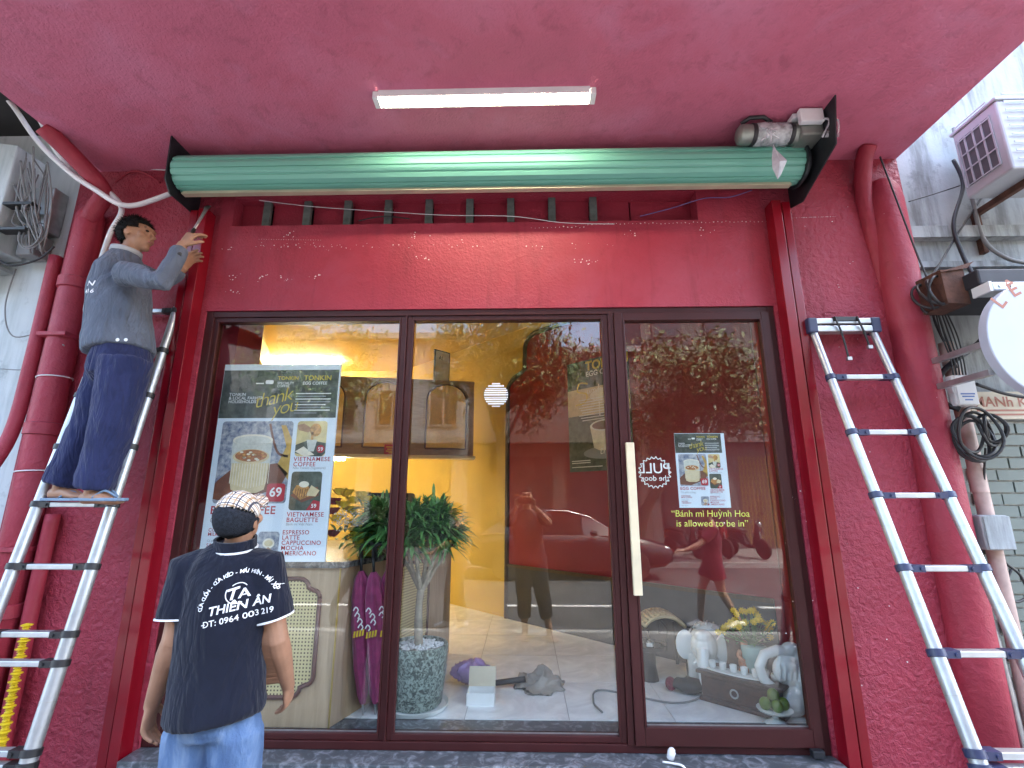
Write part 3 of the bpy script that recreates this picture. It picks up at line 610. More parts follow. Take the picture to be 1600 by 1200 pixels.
for i in range(22):
    a = V((random.uniform(-3.32, -3.1), random.uniform(-.2, -.12), random.uniform(3.45, 3.85))); b = V((random.uniform(-3.15, -3.04), random.uniform(-.16, -.1), random.uniform(3.1, 3.3)))
    m.tube(bez([a, a.lerp(b, .4) + V((random.uniform(-.1, .1), -.03, random.uniform(-.15, .05))), b], 6), random.uniform(.003, .007), 6)
m.build('wiring', 'gcable', em, True)
for i in range(4):
    z = 3.2 + .05 * i; m = MB(); m.tube([V((-3.12, -.15, 3.22)) + V((.05 * math.cos(t), .02 * math.sin(t * .5 + i), .07 * math.sin(t))) * (1 + .15 * i) for t in [i + .3 * j for j in range(22)]], .005, 6); m.build('wire_coil', 'gcable', em, True)
def cable(pts, r, mt, label, cat='cable', n=8, name='cable', k=8): return tag(MB().tube(bez(pts, k), r, n).build(name, mt, None, True), label, cat)
def PL(l, Y): return [P(x, y, Y) for x, y in l]
cable([P(-20, 118, -.3), P(20, 165, -.28), P(60, 222, -.25), P(110, 270, -.22), P(150, 297, -.2), P(185, 318, -.18), P(215, 320, -.15), P(268, 302, -.12)], .017, 'wcable', 'white conduit sweeping from top left to the shutter side plate', 'conduit')
cable([P(-10, 125, -.28), P(55, 178, -.26), P(85, 232, -.24), P(120, 272, -.18), P(160, 292, -.12), P(190, 325, -.12), P(172, 365, -.12), P(152, 425, -.12), P(135, 480, -.12), P(140, 505, -.1), P(141, 560, -.1)], .016, 'wcable', 'white conduit bending down the red wall behind the ladder worker', 'conduit')
cable([P(120, 236, -.2), P(165, 250, -.1), P(215, 262, -.02), P(262, 266, -.02)], .004, 'wcable', 'thin paint-smeared wire along the soffit corner at the left')
cable([P(180, 285, -.04), P(205, 268, -.03), P(230, 272, -.03), P(250, 285, -.03)], .007, 'pipe_red', 'small red-painted cable looping on the wall left of the shutter')
cable([P(25, 420, -.03), P(8, 480, -.03), P(20, 525, -.02), P(70, 520, -.03), P(100, 540, -.13)], .004, 'gcable', 'thin grey wire drooping on the white wall left of the red pipes')
cable([P(-5, 576, -.03), P(40, 577, -.03), P(55, 560, -.03), P(72, 500, -.02)], .003, 'gcable', 'thin grey wire crossing low on the white left wall')
cable([P(-5, 405, -.22), P(20, 415, -.2), P(60, 405, -.16), P(85, 385, -.14)], .006, 'cable', 'black cable under the white sheet-metal box')
cable([P(405, 313, -.02), P(480, 322, .03), P(560, 328, .03), P(690, 336, .02), P(800, 338, -.008), P(880, 348, -.006), P(960, 350, -.006)], .0022, 'wcable', 'thin pale wire sagging along the vent above the lintel')
cable([P(1000, 338, .0), P(1050, 325, -.02), P(1100, 310, -.05), P(1140, 308, -.08), P(1175, 297, -.1)], .003, mat('violet_wire', (.1, .09, .25), .5), 'thin violet wire rising to the shutter at the right')
cable([P(560, 345, -.003), P(600, 338, .02), P(640, 342, .03)], .004, 'cable', 'short black cable at the bottom of the vent')

# ------------------------------------------------------------------ right neighbour
nr = thing('neighbour_house', (5.5, .2, 0), 'stained white neighbouring house with grey-green brick tiles at the right', 'building')
box('wall', (2.502, .06, 2.04), (9, .3, 8), 'aged', nr); box('moulding', (2.503, .0, 3.22), (9, .059, 3.3), 'aged', nr); box('moulding', (2.504, .02, 3.02), (9, .0585, 3.06), 'aged', nr)
bw = box('tile_backing', (2.503, .07, 0), (9, .3, 2.035), 'mortar', nr)
me_b = None
for j in range(26):
    for i in range(9):
        x = 2.42 + i * .165 + (.08 if j % 2 else 0); z = 2.03 - (j + 1) * .068
        if x < 2.5: continue
        bo = MB().box((x, .052 + .004 * random.random(), z), (x + .155, .0695, z + .058)).build('brick', 'brick', bw, bevel=0)
ac = thing('air_conditioner', (3.1, -.3, 3.36), 'white air conditioner outdoor unit high on the right neighbour wall', 'air conditioner')
ax0, ax1, ay0, ay1, az0, az1 = 2.80, 3.55, -.40, -.1, 3.42, 3.88
box('case', (ax0, ay0, az0), (ax1, ay1, az1), 'acm', ac, .012); box('lid', (ax0 - .01, ay0 - .01, az1 + .0005), (ax1 + .01, ay1 + .01, az1 + .02), 'acm', ac, .005)
box('side_grille', (ax0 - .003, ay0 + .05, az0 + .07), (ax0 - .0005, ay1 - .04, az1 - .06), 'acd', ac)
for i in range(5): box('grille_bar', (ax0 - .009, ay0 + .048 + i * .056, az0 + .066), (ax0 - .0035, ay0 + .058 + i * .056, az1 - .056), 'acm', ac)
for i in range(5): box('grille_bar', (ax0 - .012, ay0 + .045, az0 + .066 + i * .105), (ax0 - .0095, ay1 - .035, az0 + .074 + i * .105), 'acm', ac)
m = MB(); m.lathe([(.22, 0), (.22, .01), (.20, .011), (.2, .002)], (ax0 + .36, ay0 - .0005, az0 + .28), 30, (0, -1, 0)); m.build('fan_ring', 'acd', ac)
for i in range(9): box('front_louvre', (ax0 + .03, ay0 - .016, az0 + .05 + i * .055), (ax1 - .03, ay0 - .012, az0 + .06 + i * .055), 'acm', ac)
for x in (ax0 + .15, ax1 - .15): MB().box((x, ay0 + .02, az0 - .04), (x + .03, .06, az0 - .002)).box((x, .02, az0 - .3), (x + .03, .058, az0 - .04)).build('bracket', 'rust', ac)
aw = thing('awning', (2.9, -.3, 2.7), 'black folded awning with aluminium front bar on the right neighbour wall', 'awning')
e0 = P(1500, 448, -.3)
MB().box((2.44, -.42, 2.70), (3.7, .055, 2.79)).build('cover', 'awn', aw, bevel=.01); MB().box((2.46, -.46, 2.645), (3.7, -.36, 2.695)).build('front_bar', 'alu', aw, bevel=.008)
for x in (2.5, 2.56): MB().lathe([(.008, 0), (.008, .004)], (x, -.46, 2.67), 10, (0, -1, 0)).build('bolt', 'steel', aw)
box('end_cap', (2.445, -.462, 2.643), (2.459, -.358, 2.697), 'whitep', aw)
rb = thing('rusted_bracket', (2.38, -.25, 2.65), 'rusty crumpled steel box hanging beside the black awning', 'bracket')
m = MB(); m.box((2.33, -.33, 2.63), (2.45, -.15, 2.83)); m.add([V((2.32, -.34, 2.81)), V((2.46, -.34, 2.83)), V((2.52, -.33, 2.88)), V((2.40, -.18, 2.83))], [(0, 1, 2, 3)])
for v in m.v: v += V((noise.noise(v * 9) * .02, 0, noise.noise(v * 11) * .02))
m.build('case', 'rust', rb)
m = MB()
for i in range(6): m.tube([V((2.35, -.24, 2.72)) + V((.06 * math.cos(t) - .02, .07 * math.sin(t * .7 + i), .085 * math.sin(t))) for t in [i + .4 * j for j in range(14)]], .008, 6)
m.build('wire_coil', 'cable', rb, True)
sg = thing('round_sign', P(1645, 530, -.5), 'round white shop sign with copper letters at the right edge', 'sign')
sc, sr = P(1645, 530, -.5), .315
MB().lathe([(sr - .004, 0), (sr, .004), (sr, .05), (sr - .004, .054)], sc + V((0, .054, 0)), 60, (0, -1, 0)).build('disc', 'signw', sg, 'auto')
sh = Sheet(sc + V((0, -.001, 0)), (1, 0, 0), (0, 0, 1))
for ch, ang in (('L', 137), ('Ê', 116)):
    t = R(ang); sh.text(ch, .265 * math.cos(t), .265 * math.sin(t), .105, 'copper', 1, .02, align='CENTER', rot=ang - 90)
sh.build(sg, {'copper': 'lettering'}); sh = Sheet(sc + V((0, -.001, 0)), (1, 0, 0), (0, 0, 1)); sh.text('Op', -.165, -.215, .09, 'copper', 1, -.005, shear=.2, rot=-8); sh.build(sg, {'copper': 'lettering'})
for z in (-.02, -.17): MB().box((sc.x - .3, sc.y + .055, sc.z + z), (sc.x - .27, .06, sc.z + z + .03)).build('bracket', 'steel', sg)
pipe('conduit', [(2.545, -.02, 2.5), (2.55, -.03, 2.0), (2.56, -.03, 1.2), (2.56, -.03, .01)], .037, 'pvc', 'pinkish plastic pipe down the wall right of the red column', joints=[((2.552, -.03, 1.62), .041, .13)])
b1 = thing('junction_box', P(1502, 612, -.12), 'white junction box with printed label on the pipe beside the right column', 'junction box')
c = P(1502, 611, -.1); box('case', (c.x - .06, -.13, c.z - .09), (c.x + .06, -.07, c.z + .09), 'whitep', b1, .012); box('lid', (c.x - .055, -.136, c.z - .084), (c.x + .055, -.1305, c.z + .084), 'whitep', b1, .005); box('latch', (c.x - .07, -.125, c.z - .015), (c.x - .0605, -.09, c.z + .02), 'whitep', b1)
sh = Sheet((c.x, -.1365, c.z), (1, 0, 0), (0, 0, 1)); bluep = mat('blue_print', (.08, .16, .45), .5)
for y, wv in ((-.028, .04), (-.043, .034), (-.062, .022)): sh.rect(-wv, y, wv, y + .008, bluep, 1)
sh.rect(-.035, .055, -.022, .068, bluep, 1); sh.rect(0, .062, .035, .066, bluep, 1); sh.build(b1, {bluep: 'label'})
b2 = thing('junction_box', P(1555, 832, -.1), 'weathered cream junction box lower on the brick-tiled wall', 'junction box')
c = P(1555, 832, -.1); box('case', (c.x - .075, -.12, c.z - .09), (c.x + .075, .05, c.z + .09), 'aged', b2, .012); box('lid', (c.x - .07, -.127, c.z - .085), (c.x + .07, -.1205, c.z + .085), 'aged', b2, .004)
co = thing('cable_coil', P(1530, 680, -.13), 'black cable coiled in loops under the labelled junction box', 'cable')
for k, (px, py, rad) in enumerate(((1520, 682, .13), (1528, 678, .12), (1524, 690, .11), (1515, 680, .10), (1548, 672, .085), (1552, 668, .075), (1530, 674, .14))):
    c = P(px, py, -.13 - .012 * k); MB().tube([c + V((rad * .8 * math.cos(t), .02 * math.sin(2 * t + k), rad * math.sin(t) * (1 + .06 * math.sin(3 * t + k)))) for t in [2 * math.pi * i / 28 for i in range(29)]], .0085, 7, cap=False).build('loop', 'cable', co, True)
cb_ = thing('cardboard_sign', P(1565, 635, .03), 'brown hand-lettered board under the round sign at the right', 'sign')
c = P(1520, 655, .035); d = P(1610, 612, .035); box('board', (c.x, .03, c.z), (d.x + .2, .045, d.z), 'card', cb_)
sh = Sheet((c.x, .0295, c.z), (1, 0, 0), (0, 0, 1)); sh.text('MANh KỲ', .02, .075, .085, 'copper', 1, .02)
for y in (.045, .02): sh.rect(.03, y, .33, y + .012, 'copper', 1)
sh.build(cb_, {'copper': 'lettering'})
cable([P(1490, 250, .02), P(1505, 290, 0), P(1490, 350, -.02), P(1505, 400, -.05), P(1522, 432, -.1)], .012, 'cable', 'thick black cable running down from the air conditioner to the awning')
cable([P(1490, 200, .03), P(1515, 290, .02), P(1535, 370, .0), P(1570, 402, -.02), P(1610, 412, -.02)], .012, 'gcable', 'grey hose curving right below the air conditioner')
cable([P(1540, 300, .02), P(1500, 360, 0), P(1470, 410, -.06), P(1455, 440, -.15), P(1460, 500, -.05), P(1490, 560, -.03)], .007, 'cable', 'black cable crossing from the air conditioner to the rusty box')
cable([P(1375, 245, -.17), P(1400, 310, -.17), P(1430, 390, -.17), P(1452, 445, -.17), P(1475, 520, -.08), P(1495, 575, -.08)], .005, 'cable', 'thin black wire slanting across the right red column')
cable([P(1420, 315, .0), P(1460, 303, .02), P(1500, 290, .02)], .004, 'cable', 'thin dark wire crossing the stained white wall under the air conditioner')
cable([P(1548, 475, -.06), P(1550, 500, -.06), P(1530, 535, -.06), P(1490, 565, -.07), P(1468, 590, -.06), P(1470, 625, -.05), P(1500, 640, -.1)], .016, 'cable', 'thick black cable looping from the awning to the junction box')
for k in range(5): cable([P(1458 + 3 * k, 470, -.1), P(1470 + 6 * k, 520, -.08), P(1485 + 5 * k, 560, -.09), P(1490 + 5 * k, 590, -.09)], .004, 'cable', ('first', 'second', 'third', 'fourth', 'fifth')[k] + ' from the left of the thin wires dropping to the labelled junction box')
cable([P(1525, 600, -.02), P(1570, 615, -.02), P(1610, 622, -.02)], .01, 'cable', 'black cable running right from the labelled junction box')
cable([P(1540, 700, -.1), P(1538, 760, -.06), P(1548, 805, -.06)], .006, 'cable', 'black cable dropping from the coil to the weathered box')
cable([P(1560, 862, -.05), P(1572, 880, -.03), P(1595, 900, -.02), P(1605, 930, -.02), P(1585, 940, -.03), P(1572, 915, -.03), P(1580, 890, -.03)], .007, 'cable', 'black cable loop hanging under the weathered box')
cable([P(1488, 700, -.03), P(1500, 780, -.03), P(1513, 870, -.02)], .009, mat('orange_conduit', (.35, .1, .05), .6), 'thin orange conduit beside the right red column')
cable([P(1535, 940, -.0), P(1560, 1010, -.02), P(1590, 1130, -.03), P(1605, 1200, -.03)], .018, 'steel', 'grey steel conduit low beside the right red column', 'conduit')

# ------------------------------------------------------------------ printed menus
HB = None
def foliage_print(name, a, b, sc):
    m, nt, bb = newmat(name); n = nz(nt, coords(nt), sc, 6, .65)
    nt.links.new(ramp(nt, n.outputs['Fac'], [(.35, a), (.65, b)]), bb.inputs['Base Color']); bb.inputs['Roughness'].default_value = .4; return m
PM = dict(head=foliage_print('print_field', (.012, .016, .014), (.12, .13, .115), 9), photo=foliage_print('print_mosaic', (.08, .11, .2), (.5, .5, .52), 30), dark=foliage_print('print_dark', (.02, .03, .02), (.1, .12, .1), 14),
          paper=mat('menu_paper', (.68, .75, .84), .4, 0, .03), red=mat('print_red', (.42, .012, .03), .5), grey=mat('print_grey', (.25, .27, .3), .5), goldp=mat('print_gold', (.6, .45, .05), .5),
          cup=mat('print_cup', (.62, .50, .30), .5, 0, .15, 20), cupt=mat('print_topping', (.35, .12, .04), .5, 0, .45, 45), cupg=mat('print_glass', (.55, .55, .5), .5, 0, .12, 60), tray=mat('print_tray', (.16, .05, .025), .5, 0, .3, 12), chair=mat('print_chair', (.5, .3, .06), .5, 0, .3, 15),
          wall=mat('print_yellow', (.62, .5, .25), .5, 0, .25, 12), food=mat('print_bread', (.5, .24, .06), .5, 0, .5, 40), hand=mat('print_hand', (.42, .25, .16), .5, 0, .2, 30), cream=mat('print_cream', (.75, .68, .55), .5, 0, .1, 30))
def menu(parent, o, u, v, k, big=True):
    """coffee menu 0.73 x 1.14: header photo, dish photos, prices and lettering"""
    s = Sheet(o, u, v, k); p = PM
    s.rect(0, .835, .73, 1.14, p['head'], 1)
    s.text('TONKIN', .345, 1.076, .034, p['goldp'], 2, .01); s.text('SPECIALTY\nCOFFEE', .345, 1.048, .022, 'print', 2, .008); s.text('TONKIN', .51, 1.073, .045, p['goldp'], 2, .012); s.text('EGG COFFEE', .505, 1.045, .027, 'print', 2, .01)
    s.rect(.27, 1.05, .32, 1.075, 'print', 2, .008); s.rect(.21, 1.05, .26, 1.058, 'print', 2)
    s.text('TONKIN\n& LOCAL FARMER\nHOUSEHOLDS', .05, .975, .027, 'print', 2, .004)
    s.text('thank', .215, .895, .125, p['goldp'], 2, -.012, shear=.35, rot=13, space=.85); s.text('you', .33, .845, .125, p['goldp'], 2, -.012, shear=.35, rot=13, space=.85)
    for i in range(8): s.rect(.47, .985 - i * .0175, .69 - (.03 * (i % 3 == 1)) - (.05 if i == 7 else 0), .991 - i * .0175, p['grey'] if i % 2 else 'print', 2)
    # large photo: ribbed glass of egg coffee on a tray
    x0, y0, x1, y1 = .035, .325, .475, .815; s.rect(x0, y0, x1, y1, p['photo'], 1, .02)
    s.poly([(.475, .46), (.475, .70), (.43, .79), (.40, .79), (.445, .66), (.40, .55)], p['chair'], 2); s.stroke([(.33, .80), (.36, .70), (.40, .62), (.46, .60)], .014, p['tray'], 2)
    s.poly([(x0, .35), (.06, .345), (.2, .335), (.43, .42), (.47, .50), (.40, .56), (.12, .52), (.05, .46), (x0, .44)], p['tray'], 2)
    s.poly([(.115, .66), (.355, .66), (.345, .45), (.335, .405), (.29, .385), (.18, .385), (.135, .405), (.125, .45)], p['cup'], 3)
    s.poly([(.112, .70), (.358, .70), (.355, .56), (.115, .56)], p['cupg'], 4); s.oval(.235, .70, .123, .035, p['cream'], 5); s.oval(.235, .695, .112, .029, p['cupg'], 6); s.oval(.235, .60, .112, .045, p['cup'], 7); s.oval(.235, .605, .098, .036, p['cupt'], 8)
    for i in range(15): xx = .122 + i * .0165; s.rect(xx, .41 + .03 * abs(i - 7) / 7, xx + .0035, .56, p['cream'], 5)
    for i in range(16): t = random.random() * 6.3; rr = random.random() ** .5; s.oval(.235 + .085 * rr * math.cos(t), .605 + .03 * rr * math.sin(t), .012, .006, p['food'] if i % 2 else p['cream'], 9, 8)
    s.rect(.355, .335, .465, .44, p['red'], 10, .018); s.text('69', .41, .365, .075, 'print', 11, .02, align='CENTER')
    # small photos
    s.rect(.50, .60, .685, .815, p['wall'], 1, .02); s.poly([(.50, .62), (.60, .60), (.665, .60), (.685, .62), (.685, .68), (.58, .70), (.50, .67)], p['dark'], 2); s.poly([(.50, .63), (.55, .66), (.62, .61), (.56, .60)], p['cream'], 3)
    s.poly([(.50, .79), (.54, .80), (.60, .765), (.57, .745), (.51, .76)], p['hand'], 2); s.oval(.615, .76, .035, .04, p['food'], 3); s.rect(.59, .68, .605, .75, p['food'], 3); s.poly([(.565, .70), (.63, .70), (.615, .63), (.58, .63)], p['cupg'], 4)
    s.oval(.655, .645, .024, .024, p['red'], 5); s.text('59', .655, .633, .032, 'print', 6, .015, align='CENTER')
    s.rect(.495, .285, .68, .51, p['dark'], 1, .02); s.poly([(.50, .37), (.57, .33), (.67, .37), (.66, .42), (.55, .42)], p['tray'], 2); s.poly([(.51, .39), (.56, .345), (.62, .37), (.60, .43), (.53, .43)], p['food'], 3); s.poly([(.59, .37), (.65, .365), (.672, .40), (.62, .43)], p['cup'], 4); s.oval(.575, .435, .03, .018, p['cream'], 4)
    for i in range(6): s.stroke([(.525 + i * .014, .36), (.53 + i * .014, .41)], .004, p['tray'], 5)
    s.poly([(.60, .285), (.68, .285), (.68, .335), (.64, .345)], p['red'], 3); s.text('59', .645, .30, .032, 'print', 6, .015, align='CENTER')
    s.text('VIETNAMESE\nCOFFEE', .497, .572, .036, p['red'], 1, .012, space=1.12); s.text('Nâu Tonkin (Signature)', .497, .525, .021, p['grey'], 1)
    s.text('VIETNAMESE\nBAGUETTE', .49, .25, .036, p['red'], 1, .012, space=1.1); s.text('Bánh mì Việt Nam', .49, .20, .021, p['grey'], 1)
    s.text('EGG COFFEE', .03, .265, .064, p['red'], 1, .02, space=1.08); s.text('Cà phê trứng', .035, .215, .042, p['grey'], 1, -.004)
    s.text('COCONUT\nMILK COFFEE', .035, .165, .028, p['red'], 1, .008); s.text('Cà phê cốt dừa', .035, .108, .018, p['grey'], 1); s.text('SALTED\nCROISSANT', .035, .08, .028, p['red'], 1, .008); s.text('Bánh sừng bò', .035, .022, .018, p['grey'], 1)
    s.rect(.335, .03, .46, .165, p['photo'], 1, .018); s.oval(.4, .10, .035, .028, p['cream'], 2); s.oval(.4, .10, .025, .018, p['cup'], 3); s.poly([(.36, .04), (.40, .08), (.43, .06), (.40, .03)], p['hand'], 3); s.oval(.445, .045, .012, .012, p['red'], 4)
    s.text('ESPRESSO\nLATTE\nCAPPUCCINO\nMOCHA\nAMERICANO', .475, .15, .034, p['red'], 1, .01, space=1.1)
    nm = {PM[a]: b for a, b in dict(head='header_photo', photo='photo_panel', dark='photo_panel', red='red_lettering', grey='grey_lettering', goldp='gold_lettering').items()}; nm['print'] = 'white_lettering'
    s.build(parent, nm)
mx0, mx1, mz0, mz1 = -1.915, -1.165, FL + .868, 2.425
mb = thing('menu_board', ((mx0 + mx1) / 2, .1, mz0), 'large printed coffee menu board standing inside the left window', 'menu board')
box('board', (mx0, .086, mz0), (mx1, .1, mz1), PM['paper'], mb)
menu(mb, (mx0 + .002, .0855, mz0 + .001), (1, 0, 0), (0, 0, 1), (mx1 - mx0) / .735 * .995)
dp = thing('door_menu', (1.04, .04, 1.53), 'small printed coffee menu stuck inside the glass door', 'poster')
dz0 = 1.535; box('sheet', (.893, .0285, dz0), (1.187, .0295, dz0 + .43), PM['paper'], dp)
menu(dp, (.894, .0282, dz0 + .002), (1, 0, 0), (0, 0, 1), .29 / .73 * .94)
# poster on the slanting red wall
wp = thing('wall_poster', V((.47, 2.08, 1.85)), 'dark coffee poster with a white cup on the slanting red wall', 'poster')
o = V((.47, 2.08, 0)) + AN * .012
MB().prism([(0, 1.85), (.74, 1.85), (.74, 2.96), (0, 2.96)], o, AU, (0, 0, 1), AN, .006).build('sheet', PM['dark'], wp)
s = Sheet(o + AN * .0065 + V((0, 0, 1.85)), AU, (0, 0, 1)); p = PM
s.rect(.0, .55, .74, .82, p['cup'], 1); s.oval(.5, .73, .22, .07, p['cream'], 2); s.rect(.385, .52, .40, .84, p['cream'], 3)
s.text('TONKIN', .24, 1.0, .13, p['goldp'], 3, .03); s.text('EGG COFFEE', .24, .935, .075, 'print', 3, .015)
s.stroke([(.26, .86), (.16, .88), (.13, .80), (.24, .76), (.22, .68), (.10, .66)], .016, p['goldp'], 4); s.text('ummer', .24, .76, .09, 'print', 4, -.01, .3)
for i in range(9): s.rect(.14 + .02 * (i % 3), .70 - i * .026, .66 - .03 * (i % 2), .708 - i * .026, 'print', 4)
s.poly([(.27, .43), (.63, .43), (.58, .22), (.50, .19), (.38, .19), (.31, .22)], p['cream'], 3); s.oval(.45, .43, .18, .055, 'print', 4); s.oval(.45, .43, .155, .042, p['tray'], 5); s.stroke([(.62, .40), (.71, .37), (.68, .27), (.60, .27)], .03, p['cream'], 2)
s.oval(.45, .17, .27, .06, p['grey'], 2); s.text('thank', .37, .15, .12, 'print', 6, -.005, .35, rot=8)
for y in (.10, .08): s.rect(.03, y, .26, y + .008, 'print', 3)
s.rect(.03, .04, .4, .047, 'print', 3); s.build(wp, {'print': 'white_lettering', p['goldp']: 'gold_lettering', p['cream']: 'cup_print'})
# stickers and handwriting on the glass
yel = mat('yellow_marker', (.75, .7, .12), .6)
st = thing('pull_sticker', P(1023, 738, .026), 'white scalloped PULL sticker read in reverse on the glass door', 'sticker')
c = P(1023, 738, .0215); s = Sheet(c, (1, 0, 0), (0, 0, 1)); k = 22; ring = []
for i in range(k):
    for j in range(6): t = 2 * math.pi * (i + j / 6) / k; rr = .082 + .010 * abs(math.sin(math.pi * j / 6)); ring.append((rr * math.cos(t), rr * math.sin(t)))
for i in range(k):
    t = 2 * math.pi * i / k; a = 2 * math.pi * (i + .5) / k; b = 2 * math.pi * (i + 1) / k
    s.stroke([(.096 * math.cos(t), .092 * math.sin(t)), (.082 * math.cos(a), .079 * math.sin(a)), (.096 * math.cos(b), .092 * math.sin(b))], .0045, 'print', 0)
s.text('PULL', 0, -.005, .085, 'print', 0, .004, align='CENTER', flip=True); s.text('the door', 0, -.048, .045, 'print', 0, 0, align='CENTER', flip=True); s.build(st, {'print': 'lettering'})
hw = thing('marker_writing', P(1112, 810, .0215), 'yellow handwritten note in two lines on the glass door', 'writing')
s = Sheet(P(1110, 805, .0215), (1, 0, 0), (0, 0, 1)); s.text('“Bánh mì Huỳnh Hoa', 0, -.008, .052, yel, 0, -.004, align='CENTER', rot=0, space=.98, shear=.05); s.text('is allowed to be in”', .005, -.062, .052, yel, 0, -.004, align='CENTER', shear=.05); s.build(hw, {yel: 'lettering'})
rsn = thing('round_sticker', P(775, 618, .05), 'round white striped sticker on the middle window pane', 'sticker')
c = P(775, 618, .0495); s = Sheet(c, (1, 0, 0), (0, 0, 1))
for i in range(11):
    y = -.07 + i * .014; w2 = math.sqrt(max(0, .0745 ** 2 - y * y)); s.rect(-w2, y, w2, y + (.009 if i % 4 else .006), 'print', 0)
s.build(rsn, {'print': 'stripes'})

# ------------------------------------------------------------------ ladders
def ladder(label, x0, x1, top, bot, zs, r0, collar, coll_mat, hook):
    """telescopic ladder: stepped round stiles, flat rungs held by plastic collars"""
    t = thing('telescopic_ladder', ((x0 + x1) / 2, (top[0] + bot[0]) / 2, 0), label, 'ladder')
    def pt(x, z): f = (z - bot[1]) / (top[1] - bot[1]); return V((x, bot[0] + (top[0] - bot[0]) * f, z))
    ax = (pt(0, top[1]) - pt(0, bot[1])).normalized(); up = V((1, 0, 0)).cross(ax)
    zs = sorted(zs); edges = [0.02] + zs + ([] if zs[-1] >= top[1] - .02 else [top[1]])
    for sx, x in ((1, x0), (-1, x1)):
        for i in range(len(edges) - 1):
            r = r0 * (1 - .5 * i / len(edges)); m = MB(); m.tube([pt(x, edges[i]), pt(x, edges[i + 1])], r, 16); st = m.build('stile', 'alu', t, 'auto')
            mid = pt(x, edges[i] * .45 + edges[i + 1] * .55); MB().lathe([(r + .0008, 0), (r + .0008, .003)], mid, 16, ax).build('seam_ring', 'steel', st)
    for i, z in enumerate(zs):
        r = r0 * (1 - .5 * i / len(edges)); a, b = pt(x0, z), pt(x1, z); w2 = .021
        mt = Matrix.Translation(a)
        L = b.x - a.x
        m = MB(); m.box((r * .6, -w2, -.013), (L - r * .6, w2, .013), mt); rg = m.build('rung', 'alu', t, bevel=.004)
        for xx, sg_ in ((x0, 1), (x1, -1)):
            m = MB(); m.lathe([(r + .001, -.016), (r + .006, -.014), (r + .006, .014), (r + .001, .016)], pt(xx, z), 16, ax)
            xa = sorted((xx + sg_ * r * .8, xx + sg_ * (r + .052))); m.box((xa[0], pt(xx, z).y - w2 - .003, z - .015), (xa[1], pt(xx, z).y + w2 + .003, z + .015))
            m.lathe([(.008, 0), (.008, .008)], pt(xx, z) + V((sg_ * (r + .035), -w2 - .002, 0)), 10, (0, -1, 0)); m.build('collar', coll_mat, t, 'auto')
    if hook:
        z = top[1]; a, b = pt(x0, z), pt(x1, z)
        MB().box((a.x - .03, a.y - .04, z - .0), (b.x + .03, a.y + .03, z + .035)).build('top_rung', 'alu', t, bevel=.006); MB().box((a.x - .02, a.y - .042, z - .05), (b.x + .02, a.y + .02, z - .012)).build('top_rung', 'alu', t, bevel=.006)
        for x in (a.x - .04, b.x - .02): MB().box((x, a.y - .046, z - .055), (x + .055, a.y + .034, z + .038)).build('end_cap', coll_mat, t, bevel=.008)
        MB().box((a.x + .11, a.y - .045, z + .012), (b.x - .09, a.y + .032, z + .043)).build('grip_pad', 'blackp', t, bevel=.005)
        for dx, l in ((.12, .17), (.25, .10)):
            q = V((a.x + dx, a.y - .045, z + .04)); st = MB().tube(bez([q, q + V((.0, -.012, -.04)), q + V((.015, -.008, -.08)), q + V((.03, -.004, -.08 - l * .5)), q + V((.04, 0, -.08 - l))], 5), .006, 6).build('lashing_strap', 'blackp', t, True)
            MB().box((q.x + .03, q.y - .01, q.z - .1 - l), (q.x + .055, q.y + .008, q.z - .08 - l)).build('strap_clip', 'steel', st)
    for x in (x0, x1): MB().lathe([(.03, 0), (.034, .008), (.03, .05)], (x, bot[0], .013), 14).build('foot', 'blackp', t)
    return t
ladder('aluminium telescopic ladder leaning on the red wall at the right', 1.735, 2.085, (-.065, 2.60), (-.87, .04), [.30, .58, .625, .95, 1.275, 1.60, 1.925, 2.25], .034, .03, 'navyp', True)
ladder('aluminium telescopic ladder at the left carrying the worker', -2.595, -2.19, (-.05, 2.76), (-.545, .04), [.22, .44, .49, .83, .95, 1.25, 1.555, 1.865, 2.17, 2.46, 2.735], .036, .03, 'blackp', False)

# ------------------------------------------------------------------ things behind the glass
pl = thing('potted_plant', (-.66, .42, FL), 'leafy dracaena tree in a grey-green pot behind the window', 'plant')
pc = V((-.66, .42, FL))
MB().lathe([(.12, .0), (.185, .006), (.20, .03), (.192, .03), (.178, .012)], pc, 30).build('saucer', 'ceramic', pl, 'auto')
MB().lathe([(.135, .014), (.15, .03), (.172, .2), (.18, .30), (.182, .34), (.178, .355), (.165, .355), (.16, .33), (.155, .32)], pc, 34).build('pot', 'pot', pl, 'auto')
m = MB()
for i in range(420):
    a, rr = random.random() * 6.283, .155 * math.sqrt(random.random()); s_ = random.uniform(.006, .012)
    m.ball(pc + V((rr * math.cos(a), rr * math.sin(a), .328 + random.random() * .012 + .012 * (1 - rr / .155))), (s_, 0, 0), (0, s_ * .8, 0), (0, 0, s_ * .7), 6, 4)
tag(m.build('white_pebbles', 'pebble', pl, True), None, kind='stuff')
m = MB(); tr = pc + V((0, 0, .32)); heads = []
m.tube(bez([tr, tr + V((-.01, 0, .2)), tr + V((.0, 0, .36))], 4), [.027] * 4 + [.024] * 4 + [.022], 10)
for dx, dy, h in ((-.10, -.03, .62), (.10, -.05, .60), (.02, .08, .72), (-.03, -.09, .66), (.14, .05, .56), (-.15, .05, .54)):
    a = tr + V((0, 0, .33)); b = tr + V((dx * .5, dy * .5, .45)); c = tr + V((dx, dy, h)); m.tube(bez([a, b, c], 4), [.016] * 4 + [.013] * 4 + [.011], 8); heads.append(c)
m.build('trunk', 'palebark', pl, True)
m = MB()
